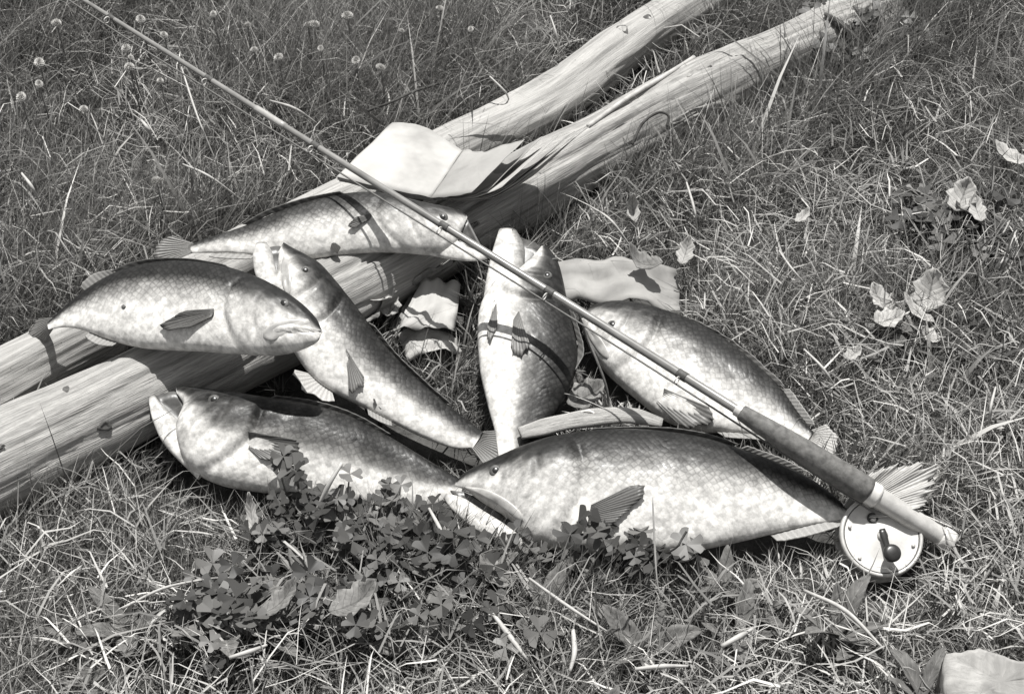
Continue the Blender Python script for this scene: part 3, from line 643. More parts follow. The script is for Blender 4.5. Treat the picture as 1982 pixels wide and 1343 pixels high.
# ------------------------------------------------------------------ magazine on the logs
def magazine():
    """open face down-curled: a flat left leaf, a shallow gutter, and right-hand leaves that curl up one behind another"""
    c = at(890, 440, 0); root = empty('open_magazine', (c[0], c[1], 0)); tag(root, 'white open magazine with curling pages lying on the logs beside the rod', 'magazine')
    def sheet(name, fr, bk, material, seed, n=30, rows=12, belly=0.0, rag=0.0):
        A = catmull([at(*p) for p in fr], n); B = catmull([at(*p) for p in bk], n); V = []; UV = []
        for i in range(rows):
            t = i/(rows-1)
            for j in range(n):
                u = j/(n-1); p = A[j]*(1-t)+B[j]*t+np.array([0, 0, belly*math.sin(math.pi*t)*math.sin(math.pi*u)+.0014*mnoise.noise((u*5+seed, t*4, seed))])
                if i == rows-1: p = p+unit(B[j]-A[j])*rag*mnoise.noise((u*6+seed, 2.2, seed))
                V.append(p); UV.append((u*.1, t*.1))
        F = [(i*n+j, i*n+j+1, (i+1)*n+j+1, (i+1)*n+j) for i in range(rows-1) for j in range(n-1)]
        o = mesh(name, V, F, material, None, uv=UV); s = o.modifiers.new('thickness', 'SOLIDIFY'); s.thickness = .0005
        foot.append(('poly', np.vstack([A[:, :2], B[::-1, :2]])[::5])); return under(o, root)
    L0 = [(728, 462, 0.1240), (790, 477, 0.1160), (852, 490, 0.1080)]; L1 = [(801, 391, 0.1040), (842, 396, 0.1060), (894, 428, 0.0994)]
    sheet('page', L0, L1, M['paper'], 1, belly=.003)
    for k in range(1, 4):
        sheet('page', [(x+2*k-3*(i == 0), y+2*k, z-.0022*k) for i, (x, y, z) in enumerate(L0)], [(x, y, z-.0022*k) for x, y, z in L1], M['paper'], 1+k)
    # right-hand leaves: the uppermost short and torn, each lower one curling farther out to the right
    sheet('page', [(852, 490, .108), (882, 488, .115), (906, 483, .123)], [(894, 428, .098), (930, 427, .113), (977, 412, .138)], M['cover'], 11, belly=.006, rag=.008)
    sheet('page', [(856, 492, .104), (895, 490, .106), (927, 481, .112)], [(905, 440, .094), (955, 434, .106), (1000, 409, .136)], M['cover'], 12, belly=-.010)  # greyer paper stands in for shade on this dipping leaf
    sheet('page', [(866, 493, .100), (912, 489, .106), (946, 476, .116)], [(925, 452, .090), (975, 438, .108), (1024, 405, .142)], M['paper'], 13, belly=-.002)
    sheet('page', [(876, 494, .096), (922, 489, .100), (958, 472, .108)], [(938, 458, .086), (990, 438, .102), (1042, 402, .138)], M['cover'], 14, belly=-.008)  # grey again, painting the shade between two lit leaves
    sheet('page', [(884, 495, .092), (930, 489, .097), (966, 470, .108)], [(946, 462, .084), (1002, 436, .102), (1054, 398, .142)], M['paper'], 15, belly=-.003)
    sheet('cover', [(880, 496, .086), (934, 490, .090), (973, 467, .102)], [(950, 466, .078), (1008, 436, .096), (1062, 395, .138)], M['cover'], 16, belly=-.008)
magazine()

# ------------------------------------------------------------------ scraps of paper, stick, wood
def patch(name, quad, label, cat, material, rows=10, cols=14, bend=.02, amp=.004, seed=0, thick=.0008, rag=.0):
    """sheet spanned by four (px,py,z) corners (front-left, front-right, back-right, back-left), bent and buckled"""
    a, b, c, d = [at(*q) for q in quad]; V = []; UV = []
    for i in range(rows+1):
        for j in range(cols+1):
            u, t = j/cols, i/rows; e = 0
            p = (a*(1-u)+b*u)*(1-t)+(d*(1-u)+c*u)*t
            edge = min(t, 1-t, u, 1-u); w_ = rag*mnoise.noise((u*9+seed, t*9, seed)) if edge < .01 else 0
            p = p+np.array([w_, w_, bend*math.sin(math.pi*u)*1.0+amp*mnoise.noise((u*4+seed, t*4, seed*3))])
            V.append(p); UV.append((u*.1, t*.1))
    F = [(i*(cols+1)+j, i*(cols+1)+j+1, (i+1)*(cols+1)+j+1, (i+1)*(cols+1)+j) for i in range(rows) for j in range(cols)]
    ctr = np.mean([a, b, c, d], 0); root = mesh(name, [v-np.array([ctr[0], ctr[1], 0]) for v in V], F, material, None, uv=UV)
    root.location = (ctr[0], ctr[1], 0); s = root.modifiers.new('thickness', 'SOLIDIFY'); s.thickness = thick
    if label: tag(root, label, cat)
    foot.append(('poly', np.array([a[:2], b[:2], c[:2], d[:2]]))); return root
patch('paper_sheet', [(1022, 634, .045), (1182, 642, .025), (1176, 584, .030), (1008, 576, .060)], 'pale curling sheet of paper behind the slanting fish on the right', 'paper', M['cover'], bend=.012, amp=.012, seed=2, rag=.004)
def wrapper():
    root = empty('folded_paper', at(850, 655, 0)); tag(root, 'crumpled folded white paper wrapper lying between the slim fish and the upright fish', 'paper')
    up = patch('top_flap', [(806, 666, .042), (884, 666, .038), (892, 604, .040), (838, 602, .044)], None, None, M['paper'], bend=.006, amp=.008, seed=5)
    lo = patch('bottom_flap', [(822, 708, .022), (894, 694, .022), (882, 672, .024), (808, 670, .026)], None, None, M['paper'], bend=.010, amp=.008, seed=8)
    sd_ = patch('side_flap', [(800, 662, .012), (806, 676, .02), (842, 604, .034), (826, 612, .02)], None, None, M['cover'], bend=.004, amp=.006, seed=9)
    for o in (up, lo, sd_): loc = o.location.copy(); o.parent = root; o.location = loc-root.location
wrapper()
def stick(name, pts, r, material, label, cat, seg=12, n=40, wob=.08, group=None, squash=1.0):
    P = catmull([at(*p) for p in pts], n)
    rad = np.array([r*(1+wob*mnoise.noise((i*.25, r*1000, pts[0][0]))) for i in range(n)]) if np.isscalar(r) else np.interp(np.linspace(0, 1, n), np.linspace(0, 1, len(r)), r)
    o = tube(name, P, rad, material, None, seg, squash); m = P.mean(0); root = empty(name, (m[0], m[1], 0)); o.name = 'shaft'; o.data.name = 'shaft'
    o.data.transform(Matrix.Translation((-m[0], -m[1], 0)))
    bpy.data.objects.remove(root); o.name = name; o.location = (m[0], m[1], 0)
    return tag(o, label, cat, group)
stick('peeled_stick', [(970, 801, .045), (1030, 786, .046), (1085, 778, .046), (1120, 778, .044), (1158, 787, .040)], [.0075, .0105, .0098, .0112, .0102, .0095, .0055], M['peeled'], 'pale split sliver of wood lying behind the back of the big front fish', 'stick', squash=.42)
def chunk():
    """a split slab: straight edges, slightly worn corners, sunk in the grass"""
    cor = [(1529, 1091, .045), (1574, 1083, .048), (1640, 1103, .046), (1690, 1126, .036), (1672, 1176, .026), (1610, 1168, .028), (1532, 1158, .034)]
    K = [at(*p) for p in cor]; T = []
    for i in range(len(K)):
        p, q = K[i], K[(i+1) % len(K)]
        for k in range(8): T.append(p+(q-p)*(.04+.92*k/7)+np.array([(.0025*mnoise.noise((i*7+k*1.3, 1.5, .3))), (.0025*mnoise.noise((i*7+k*1.3, 5.5, .3))), .001*mnoise.noise((i*7+k*1.1, 9, 0))]))
    T = np.array(T); n = len(T); c = T.mean(0); V = [c]
    lv = ((.3, 0), (.6, 0), (.85, 0), (.97, -.0005), (1.0, -.004), (1.005, -.03), (1.005, -.05))
    for s_, dz in lv:
        for p in T: q = c+(p-c)*s_; V.append(q+np.array([0, 0, dz+.0015*mnoise.noise((q[0]*25, q[1]*160, 0))]))
    V = np.array(V); F = [(0, 1+j, 1+(j+1) % n) for j in range(n)]
    for q in range(len(lv)-1): F += [(1+q*n+j, 1+(q+1)*n+j, 1+(q+1)*n+(j+1) % n, 1+q*n+(j+1) % n) for j in range(n)]
    o = mesh('wood_slab', V-np.array([c[0], c[1], 0]), F, M['chunk'], None, uv=np.stack([V[:, 0], V[:, 1]*.6-V[:, 2]], 1)); o.location = (c[0], c[1], 0)
    tag(o, 'pale flat slab of split wood in the grass at lower right', 'wood'); foot.append(('poly', T[:, :2]))
chunk()
stick('twig', [(768, 376, .06), (800, 364, .075), (830, 350, .07), (868, 338, .05)], .0016, M['twig'], 'dark thin twig in the grass above the magazine', 'twig', 6)
stick('twig', [(1118, 420, .072), (1132, 392, .085), (1152, 378, .09), (1166, 382, .085), (1164, 396, .078)], .0015, M['twig'], 'dark twig bent into a hook over the weathered log', 'twig', 6)
stick('twig', [(1060, 396, .075), (1110, 360, .075), (1160, 330, .072), (1200, 305, .065)], .0026, M['straw'], 'pale thin stick lying along the top of the weathered log', 'twig', 8)
stick('twig', [(1372, 247, .07), (1392, 262, .062), (1414, 280, .05)], [.002, .005, .006, .002], M['twig'], 'dark bark splinter across the far end of the weathered log', 'twig', 8)
stick('twig', [(1168, 957, .06), (1178, 950, .07), (1184, 940, .075), (1190, 930, .08)], .0010, M['twig'], 'tiny dark forked twig standing before the belly of the big front fish', 'twig', 6)
stick('twig', [(887, 626, .03), (905, 632, .032), (922, 642, .03)], .0035, M['twig'], 'short dark stub of twig beside the folded paper wrapper', 'twig', 8)

# ------------------------------------------------------------------ leaves
def leaf_geo(L, W, curl, fold, lob=0, seed=0, nu=10, nv=6):
    V = []; UV = []
    for i in range(nu+1):
        u = i/nu; wd = W*math.sin(math.pi*min(1, u**.8*.97+.015))**.7*(1+lob*math.sin(u*19+seed))
        for j in range(nv+1):
            v = j/nv*2-1; y = v*wd/2
            V.append((u*L*(1-.12*curl*abs(u)), y, curl*L*.45*(u-.45)**2*2+fold*abs(y)+.1*W*mnoise.noise((u*3+seed, v*2, seed))))
            UV.append((u, v))
    F = [(i*(nv+1)+j, i*(nv+1)+j+1, (i+1)*(nv+1)+j+1, (i+1)*(nv+1)+j) for i in range(nu) for j in range(nv)]
    return np.array(V), F, UV
def dead_leaf(px, py, z, lpx, wpx, ang, label, material='leaf_dry', curl=.8, fold=.35, tilt=20, roll=0, lob=.2):
    seed = px*.37+py; L, W = lpx*.00078, wpx*.00085
    V, F, UV = leaf_geo(L, W, curl, fold, lob, seed); V = V-np.array([L*.5, 0, 0])
    o = mesh('dead_leaf', V, F, M[material], None, uv=UV); o.location = at(px, py, z+.004); o.rotation_euler = (R(roll), R(-tilt), R(ang))
    s = o.modifiers.new('thickness', 'SOLIDIFY'); s.thickness = .0006
    return tag(o, label, 'leaf', 'dead leaves scattered in the grass')
dead_leaf(1512, 612, .050, 62, 40, 75, 'largest pale dead leaf standing up in the right-hand leaf cluster', tilt=35)
dead_leaf(1443, 622, .045, 46, 26, 130, 'pale dead leaf at the upper left of the right-hand leaf cluster', tilt=25)
dead_leaf(1460, 652, .045, 44, 30, 10, 'bright curled dead leaf in the middle of the right-hand leaf cluster', tilt=10)
dead_leaf(1492, 640, .045, 60, 14, 130, 'narrow folded dead leaf in the right-hand leaf cluster', tilt=10)
dead_leaf(1508, 672, .040, 32, 20, 150, 'small dead leaf at the lower right of the right-hand leaf cluster')
dead_leaf(1412, 697, .045, 28, 18, 20, 'small pale dead leaf lowest in the right-hand leaf cluster')
dead_leaf(1556, 486, .055, 54, 34, 60, 'pale torn dead leaf in the grass above the leaf cluster', tilt=35)
dead_leaf(1572, 505, .05, 46, 20, 100, 'narrow dead leaf under the torn leaf above the leaf cluster')
dead_leaf(1612, 434, .05, 56, 24, 145, 'pale dead leaf farthest right in the upper grass', tilt=15)
dead_leaf(768, 608, .045, 74, 50, 150, 'broad ribbed dead leaf under the belly of the fish at the back', 'leaf_dry', curl=.6, tilt=12, lob=.05)
dead_leaf(776, 640, .030, 52, 34, 30, 'crumpled dead leaf beside the slim fish and the folded paper', 'leaf_brown', curl=1.0)
dead_leaf(800, 632, .030, 40, 24, 80, 'small crumpled dead leaf left of the folded paper', 'leaf_dry', curl=1.0)
dead_leaf(1062, 752, .028, 56, 40, 20, 'grey dead leaf between the upright fish and the white stick', 'leaf_brown', curl=.7)
dead_leaf(1118, 500, .050, 46, 16, 100, 'curled dead leaf standing in the grass below the weathered log', 'leaf_dry', curl=1.4, tilt=50)
dead_leaf(1125, 575, .055, 60, 26, 160, 'brown curled dead leaf over the edge of the pale paper sheet', 'leaf_brown', curl=1.5, tilt=15)
dead_leaf(660, 1018, .05, 60, 22, 40, 'pointed brownish dead leaf in the foreground weeds, left below the clover', 'leaf_brown', tilt=25)
dead_leaf(758, 1022, .05, 66, 34, 25, 'wide brownish dead leaf in the foreground below the clover', 'leaf_brown', tilt=20)
dead_leaf(935, 985, .035, 56, 28, 140, 'brownish dead leaf under the jaw of the big front fish', 'leaf_brown', tilt=15)
dead_leaf(615, 905, .045, 56, 12, 100, 'narrow pale dead leaf hanging below the belly of the open-mouthed fish', 'leaf_dry', tilt=40)
dead_leaf(1190, 560, .05, 44, 20, 70, 'narrow pale dead leaf right of the paper sheet', 'leaf_dry', tilt=30)
dead_leaf(1345, 515, .05, 30, 14, 40, 'small pale dead leaf alone in the right-hand grass', 'leaf_dry')

# clover: low plants of three-part leaves
def leaflet_geo(r, ang):
    V = [(0, 0, 0)]; N_ = 10
    for k in range(N_+1):
        a = -1.05+2.1*k/N_; rad = r*(1-.22*math.exp(-(a/.28)**2))*(1-.06*abs(a)**3); V.append((rad*math.cos(a*.62), rad*math.sin(a*.62)*1.05, .18*abs(math.sin(a))*r))
    V = np.array(V); c, s = math.cos(ang), math.sin(ang); V = V@np.array([[c, s, 0], [-s, c, 0], [0, 0, 1]])
    return V, [(0, k+1, k+2) for k in range(N_)]
def clover_leaf_mesh(r):
    V = np.zeros((0, 3)); F = []
    for k in range(3):
        v, f = leaflet_geo(r, k*2*math.pi/3); F += [tuple(i+len(V) for i in q) for q in f]; V = np.vstack([V, v])
    me = bpy.data.meshes.new('clover_leaf'); me.from_pydata([tuple(p) for p in V], [], F); me.materials.append(M['clover']); return me
CL = [clover_leaf_mesh(.0125), clover_leaf_mesh(.016), clover_leaf_mesh(.010)]
def clover_plant(px, py, label, group, nleaf=6, hmin=.03, hmax=.06, spread=.028):
    b = at(px, py, 0); root = empty('clover_plant', b); tag(root, label, 'clover', group); rl = random.Random(int(px*13+py))
    for k in range(nleaf):
        a = rl.uniform(0, 6.283); d = spread*math.sqrt(rl.random()); h = rl.uniform(hmin, hmax); tip = np.array([d*math.cos(a), d*math.sin(a), h])
        tube('stem', np.array([[0, 0, 0], tip*[.45, .45, .6], tip]), .0008, M['weed'], root, 5)
        lf = link('leaf', rl.choice(CL), None, root); lf.location = tip; lf.rotation_euler = (rl.uniform(-.6, .6), rl.uniform(-.6, .6), rl.uniform(0, 6.28))
LBL1 = 'dark leafy clover plant in the patch under the belly of the open-mouthed fish'
for px, py in ((672, 930), (692, 948), (715, 938), (738, 952), (760, 940), (782, 955), (806, 944), (830, 958), (850, 972), (700, 975), (742, 985), (790, 988), (836, 998), (660, 962), (760, 1010), (880, 995), (905, 1015)):
    clover_plant(px, py, LBL1, 'clover patch under the open-mouthed fish', 7, .02, .062, .036)
LBL2 = 'dark clover plant rising in front of the belly of the big front fish'
for px, py in ((1000, 985), (1035, 975), (1065, 985), (1090, 978), (1120, 985), (1150, 990), (1090, 1005)): clover_plant(px, py, LBL2, 'clover before the big front fish', 6, .025, .06, .034)
clover_plant(682, 905, 'tallest clover plant, its leaves dark against the open-mouthed fish', 'clover patch under the open-mouthed fish', 5, .055, .075, .014)
clover_plant(786, 800, 'small clover plant poking up beside the slim fish', None, 5, .035, .055, .012)
LBL3 = 'dark clover plant in the right-hand grass around the dead leaf cluster'
for px, py in ((1470, 700), (1500, 715), (1530, 690), (1440, 715), (1545, 550), (1590, 560), (1610, 600), (1520, 545), (1560, 575), (1535, 580), (1575, 540), (1600, 640), (1585, 620)): clover_plant(px, py, LBL3, 'clover around the leaf cluster', 6, .02, .04)

rc = random.Random(12)
for k in range(16): clover_plant(rc.uniform(545, 960), rc.uniform(1000, 1115), 'leafy clover plant in the loose growth below the dark clover patch', 'loose clover in the foreground', 5, .03, .06, .036)
for k in range(12): clover_plant(rc.uniform(1470, 1610), rc.uniform(525, 590), LBL3, 'clover around the leaf cluster', 6, .02, .05)
for k in range(12): clover_plant(rc.uniform(1370, 1500), rc.uniform(285, 345), 'dark clover plant in the clump by the far end of the weathered log', 'clover by the far log end', 6, .03, .06, .04)
def weed(px, py, n, L, label, mat_='weed', flat=.5):
    root = empty('weed_plant', at(px, py, .016)); tag(root, label, 'weed', 'broad-leaved weeds in the foreground'); rl = random.Random(int(px+py*7))
    for k in range(n):
        l = L*rl.uniform(.7, 1.15); V, F, UV = leaf_geo(l, l*rl.uniform(.24, .46), rl.uniform(.2, 1.0), rl.uniform(.1, .6), .06, px+k)
        V[:, 2] += np.sin(np.clip(V[:, 0]/l, 0, 1)*1.9)*l*flat*rl.uniform(.5, 1.1)
        o = mesh('leaf', V, F, M[mat_], root, uv=UV); o.rotation_euler = (rl.uniform(-.25, .25), 0, k/n*6.283+rl.uniform(-.4, .4)); s = o.modifiers.new('thickness', 'SOLIDIFY'); s.thickness = .0005
weed(575, 1060, 6, 0.054, 'broad-leaved weed left of the bright straw in the left foreground')
weed(640, 1075, 6, 0.050, 'broad-leaved weed with folded leaves near the bottom left straw')
weed(455, 1065, 5, 0.043, 'small broad-leaved weed farthest left in the foreground')
weed(700, 1030, 6, 0.047, 'broad-leaved weed growing under the clover patch')
weed(905, 1010, 6, 0.050, 'broad-leaved weed below the jaw of the big front fish')
weed(1000, 1050, 6, 0.047, 'broad-leaved weed in the foreground below the fish pectoral fin')
weed(1135, 1095, 5, 0.043, 'broad-leaved weed left of the short straw stick')
weed(1390, 1075, 6, 0.050, 'long-leaved weed in the foreground below the reel', flat=.8)
weed(830, 1085, 5, 0.043, 'broad-leaved weed at bottom centre of the foreground')
weed(1240, 1010, 5, 0.036, 'small broad-leaved weed below the belly of the big front fish')

rw = random.Random(5)
for k in range(12):
    weed(rw.uniform(250, 1550), rw.uniform(1010, 1280), rw.randint(4, 6), rw.uniform(.025, .045), 'small low weed half hidden in the foreground grass', flat=.6)
# straws and stalks that can be picked out
ST = [((445, 1032, .04), (500, 1005, .05), (562, 992, .045), .0014, 'long pale straw lying at left in the foreground grass'),
      ((586, 1097, .05), (615, 1088, .052), (636, 1080, .05), .0022, 'short thick pale straw at bottom left'),
      ((1236, 1082, .05), (1256, 1071, .052), (1277, 1059, .05), .0026, 'short thick straw stick in the foreground below the big fish'),
      ((1122, 1112, .05), (1160, 1108, .052), (1192, 1108, .05), .0022, 'pale straw lying level at bottom centre'),
      ((982, 992, .055), (1035, 1030, .055), (1085, 1062, .05), .0016, 'long straw slanting through the foreground below the pectoral fin'),
      ((935, 1040, .05), (965, 1080, .05), (980, 1100, .045), .0026, 'broad pale straw slanting down at bottom centre'),
      ((1345, 1008, .05), (1400, 1035, .06), (1450, 1085, .05), .0020, 'arching pale straw below the reel'),
      ((1040, 1060, .05), (1042, 1090, .05), (1036, 1115, .045), .0026, 'upright pale straw at bottom centre'),
      ((850, 900, .06), (866, 930, .065), (872, 950, .05), .0018, 'pale stem standing below the tail of the open-mouthed fish'),
      ((735, 840, .085), (718, 868, .075), (700, 905, .05), .0022, 'pale stem leaning against the belly of the open-mouthed fish'),
      ((1145, 885, .10), (1150, 985, .05), (1156, 1020, .03), .0010, 'thin straw standing against the belly of the big front fish'),
      ((523, 318, .09), (545, 385, .10), (572, 450, .06), .0012, 'longest thin grass stalk under the rod in the upper left grass'),
      ((525, 446, .08), (560, 462, .085), (605, 495, .05), .0014, 'pale bent grass stalk above the back of the rear fish'),
      ((470, 388, .09), (478, 398, .09), (484, 412, .07), .0020, 'short bright grass stalk in the upper left grass'),
      ((312, 458, .09), (325, 475, .09), (334, 492, .07), .0018, 'short pale grass stalk at far left above the left fish'),
      ((640, 362, .08), (672, 372, .09), (702, 392, .06), .0016, 'pale grass stalk curving just below the rod'),
      ((930, 330, .08), (950, 350, .07), (956, 362, .05), .0013, 'thin pale stalk standing behind the far log'),
      ((1010, 250, .10), (1018, 275, .09), (1022, 305, .06), .0012, 'thin pale stalk farthest back behind the far log'),
      ((1190, 470, .07), (1200, 505, .08), (1205, 540, .04), .0014, 'pale grass stalk below the weathered log'),
      ((1060, 500, .06), (1090, 520, .07), (1120, 560, .04), .0014, 'pale grass stalk running from the magazine shadow to the paper sheet'),
      ((1312, 560, .06), (1330, 585, .06), (1352, 610, .04), .0012, 'pale grass stalk in the middle of the right-hand grass'),
      ((1598, 740, .06), (1592, 765, .06), (1588, 792, .04), .0014, 'pale upright stalk at far right beside the rod butt'),
      ((1345, 690, .06), (1370, 715, .06), (1388, 742, .04), .0014, 'pale stalk leaning left of the lowest dead leaf')]
for a, b, c, r, lab in ST: stick('grass_stalk', [a, b, c], [r*.7, r, r*.5], M['straw'], lab, 'grass stalk', 6, 14, group='single stalks in the grass')

# white clover heads in the far grass
BL = [(450, 293, 'white clover blossom, the upper of two below the thin end of the rod'), (456, 305, 'white clover blossom, the lower of two below the thin end of the rod'),
      (495, 336, 'round white clover blossom under the middle of the rod'), (358, 260, 'white clover blossom left of the thin end of the rod'),
      (565, 248, 'white clover blossom above the rod near the top'), (500, 275, 'white clover blossom just above the rod'),
      (610, 262, 'white clover blossom right of the topmost blossoms'), (814, 270, 'large white clover blossom far behind the magazine'),
      (864, 240, 'white clover blossom farthest back behind the magazine'), (905, 268, 'white clover blossom nearest the far log'),
      (690, 262, 'white clover blossom midway between rod and magazine at the back'), (742, 250, 'white clover blossom left of the large one behind the magazine'),
      (335, 340, 'white clover blossom at far left in the upper grass'), (600, 372, 'pale clover blossom touching the lower side of the rod'),
      (490, 468, 'small pale clover blossom above the left fish'), (680, 440, 'small pale clover blossom left of the magazine')]
rbl = random.Random(3)
for k in range(12): BL.append((rbl.uniform(290, 980), rbl.uniform(232, 330) if k % 2 else rbl.uniform(232, 420)*.5+rbl.uniform(116, 210), 'small pale clover blossom among the tall grass at upper left'))
BL = [b for b in BL if not (b[0] > 560 and b[1] > 340)]
def blossom_mesh():
    V = []; F = []
    for k in range(80):
        ph = math.acos(1-1.8*(k+.5)/80); th = k*2.39996; d = np.array([math.sin(ph)*math.cos(th), math.sin(ph)*math.sin(th), math.cos(ph)]); t = unit(np.cross(d, [.3, .1, 1])); b = np.cross(d, t)
        i = len(V); V += [d*.003, d*.006+t*.0013, d*.0078+d[2]*np.array([0, 0, .001]), d*.006-t*.0013, d*.0062+b*.001]; F += [(i, i+1, i+4), (i+1, i+2, i+4), (i+2, i+3, i+4), (i+3, i, i+4), (i, i+3, i+2, i+1)]
    me = bpy.data.meshes.new('flower_head'); me.from_pydata([tuple(p) for p in V], [], F); me.materials.append(M['blossom']); return me
BM = blossom_mesh()
for px, py, lab in BL:
    p = at(px, py, .088); root = empty('clover_blossom', (p[0], p[1], 0)); tag(root, lab, 'flower', 'clover blossoms in the upper grass')
    h = link('flower_head', BM, None, root, False); h.location = (0, 0, .088); h.rotation_euler = (random.uniform(-.5, .5), random.uniform(-.5, .5), random.uniform(0, 6)); sc = random.uniform(.4, .85); h.scale = (sc*1.25, sc, sc*.8)
    tube('stem', np.array([[.006, .004, 0], [.003, .0, .045], [0, 0, .087]]), .0009, M['weed'], root, 5)

# ------------------------------------------------------------------ grass
X0, X1, Y0, Y1, CS = -2.2, 2.2, -1.3, 2.6, .006
nxg, nyg = int((X1-X0)/CS), int((Y1-Y0)/CS)
GX, GY = np.meshgrid(X0+(np.arange(nxg)+.5)*CS, Y0+(np.arange(nyg)+.5)*CS)
mask = np.zeros((nyg, nxg), bool)
for q in foot:
    if q[0] == 'disc':
        _, x, y, r = q; i0, i1 = int((x-r-X0)/CS), int((x+r-X0)/CS)+2; j0, j1 = int((y-r-Y0)/CS), int((y+r-Y0)/CS)+2
        if i1 <= 0 or j1 <= 0 or i0 >= nxg or j0 >= nyg: continue
        sl = (slice(max(j0, 0), j1), slice(max(i0, 0), i1)); mask[sl] |= (GX[sl]-x)**2+(GY[sl]-y)**2 < r*r
    else:
        pl = q[1]; ins = np.zeros_like(mask); n = len(pl)
        for k in range(n):
            (xa, ya), (xb, yb) = pl[k], pl[(k+1) % n]
            if abs(yb-ya) < 1e-9: continue
            ins ^= ((ya > GY) != (yb > GY)) & (GX < (xb-xa)*(GY-ya)/(yb-ya)+xa)
        mask |= ins
dist = np.where(mask, 0., 99.); cur = mask.copy()
for k in range(1, 13):
    nx_ = cur.copy(); nx_[1:] |= cur[:-1]; nx_[:-1] |= cur[1:]; nx_[:, 1:] |= cur[:, :-1]; nx_[:, :-1] |= cur[:, 1:]
    dist[nx_ & ~cur] = k*CS; cur = nx_
def vnoise(x, y, s, seed):
    r2 = np.random.default_rng(seed); G = r2.random((256, 256)); fx, fy = x*s+60, y*s+60; ix, iy = np.floor(fx).astype(int), np.floor(fy).astype(int); tx, ty = fx-ix, fy-iy
    tx, ty = tx*tx*(3-2*tx), ty*ty*(3-2*ty); g_ = lambda a, b: G[b % 256, a % 256]
    return (g_(ix, iy)*(1-tx)+g_(ix+1, iy)*tx)*(1-ty)+(g_(ix, iy+1)*(1-tx)+g_(ix+1, iy+1)*tx)*ty
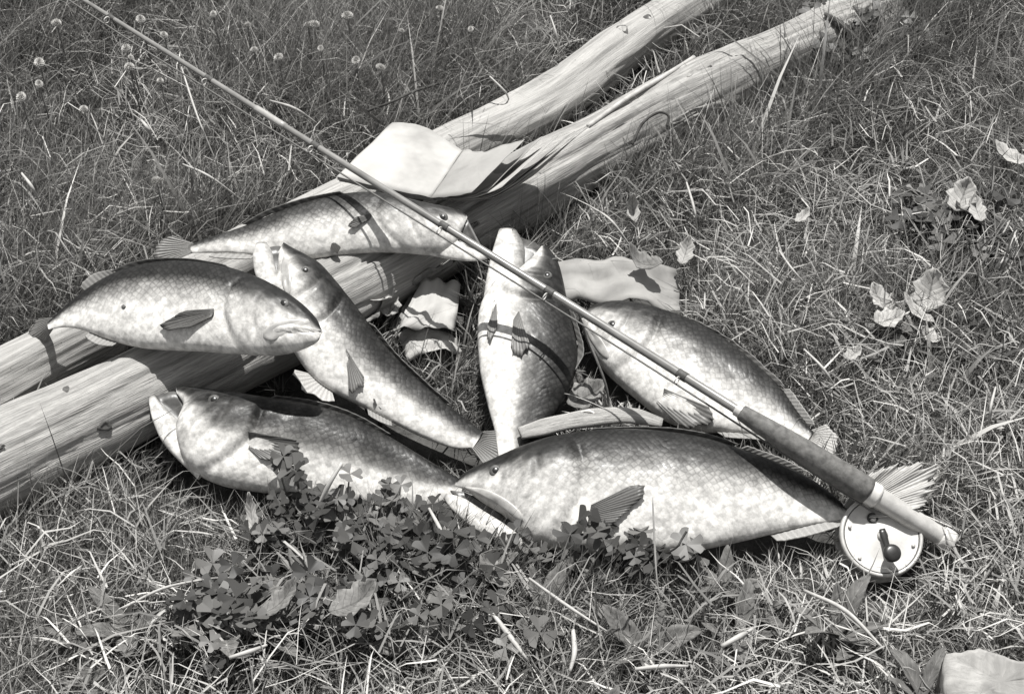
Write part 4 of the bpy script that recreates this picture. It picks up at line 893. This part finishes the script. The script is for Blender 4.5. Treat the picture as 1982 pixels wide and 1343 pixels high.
def blades(name, N, label, material, hscale, wid, lean, tonebias, flat=False, seed=1):
    r = np.random.default_rng(seed)
    x = r.uniform(X0, X1, N*4); y = r.uniform(Y0, Y1, N*4)
    lim = .48+.30*(y+.62)/1.65                 # dense where the picture looks, thinner a step outside it
    keep = (np.abs(x) < lim+.12) & (y > -.62) & (y < 1.25) | (r.random(N*4) < .16)
    x, y = x[keep][:N], y[keep][:N]; n = len(x)
    ii, jj = np.clip(((x-X0)/CS).astype(int), 0, nxg-1), np.clip(((y-Y0)/CS).astype(int), 0, nyg-1)
    d = dist[jj, ii]; ok = d > 0; x, y, d = x[ok], y[ok], d[ok]; n = len(x)
    # tall dark grass at the upper left, shorter dry grass to the right, low grass in front
    tall = 1/(1+np.exp(-((y-.05)*5-(x-.15)*3.2))); cl = vnoise(x, y, 9, 3); cl2 = vnoise(x, y, 28, 5)
    h = (.036+.052*tall)*(.35+1.1*cl)*(.55+.9*r.random(n))*hscale*np.clip(d/.03, .5, 1)
    if flat: h = (.03+.05*r.random(n))*hscale*np.clip(d/.05, .45, 1)
    ps = np.clip(.28+.40*(1-tall)*(.35+vnoise(x, y, 6, 9))+tonebias+.25*(cl2-.5), .05, .95)
    dk = np.zeros(n)                               # patches of darker, fresher growth
    for qx, qy, qs in ((1535, 545, .07), (1440, 300, .09), (1600, 640, .05), (1300, 400, .06), (760, 960, .12), (1120, 1000, .08), (1480, 990, .05)):
        c_ = at(qx, qy, 0); dk = np.maximum(dk, np.exp(-((x-c_[0])**2+(y-c_[1])**2)/(2*qs*qs)))
    ps = np.clip(ps*(1-.75*dk)*(.55+.9*vnoise(x, y, 14, 17))*(1-.35*tall*flat), .03, .95)
    tone = np.where(r.random(n) < ps, r.beta(4, 2, n), r.beta(1.2, 5, n))
    wd = wid*(.45+1.5*r.random(n)**2.2)*(1.25-.5*tall)
    az = r.uniform(0, 2*np.pi, n)+.0; az = np.where(r.random(n) < .55, (-.95 if not flat else 0)+r.normal(0, .8, n)+np.pi/2*0+np.pi*.62, az)
    ln = lean*(.35+1.1*r.random(n)); fa = r.uniform(0, 2*np.pi, n)
    dx, dy = np.cos(az), np.sin(az); px_, py_ = np.cos(fa), np.sin(fa)
    ts = np.array([0, .36, .72, 1.0]); V = np.zeros((n, 7, 3), 'f'); zb = 0.0 if not flat else r.uniform(.003, .05, n)*np.clip(d/.04, .25, 1)
    for k, t in enumerate(ts):
        if flat: cx, cy, cz = x+dx*h*t, y+dy*h*t, zb+h*.22*np.sin(np.pi*t*.9)*r.uniform(-.2, 1.2, n)
        else:
            bend = t**1.7*ln; cx, cy, cz = x+dx*h*bend, y+dy*h*bend, h*t*np.sqrt(np.clip(1-(t*ln*.55)**2, .15, 1))
        wk = wd*(1, .9, .6, 0)[k]/2
        if k < 3:
            V[:, 2*k, 0] = cx-px_*wk; V[:, 2*k, 1] = cy-py_*wk; V[:, 2*k, 2] = cz; V[:, 2*k+1, 0] = cx+px_*wk; V[:, 2*k+1, 1] = cy+py_*wk; V[:, 2*k+1, 2] = cz
        else: V[:, 6, 0] = cx; V[:, 6, 1] = cy; V[:, 6, 2] = cz
    base = (np.arange(n)*7)[:, None]; quads = np.stack([base+np.array([0, 1, 3, 2]), base+np.array([2, 3, 5, 4])], 1).reshape(-1, 8); tri = base+np.array([4, 5, 6])
    loops = np.concatenate([quads, tri], 1).ravel(); starts = (np.arange(n)*11)[:, None]+np.array([0, 4, 8])
    me = bpy.data.meshes.new(name); me.vertices.add(n*7); me.vertices.foreach_set('co', V.ravel()); me.loops.add(n*11); me.loops.foreach_set('vertex_index', loops.astype('i'))
    me.polygons.add(n*3); me.polygons.foreach_set('loop_start', starts.ravel().astype('i')); me.update(calc_edges=True)
    a = me.attributes.new('tone', 'FLOAT', 'POINT'); a.data.foreach_set('value', np.repeat(tone, 7).astype('f'))
    tag(link(name, me, material), label, 'grass', kind='stuff')
blades('grass', 365000, 'long thin meadow grass growing all around the logs and fish', M['grass'], .88, .00115, .85, 0.0, False, 21)
blades('dry_thatch', 110000, 'dry matted dead grass lying between the living blades', M['thatch'], .85, .0013, 1.0, .20, True, 33)
blades('coarse_grass', 9000, 'broad pale coarse blades tangled through the grass', M['grass'], 1.1, .0030, 1.0, .12, False, 41)
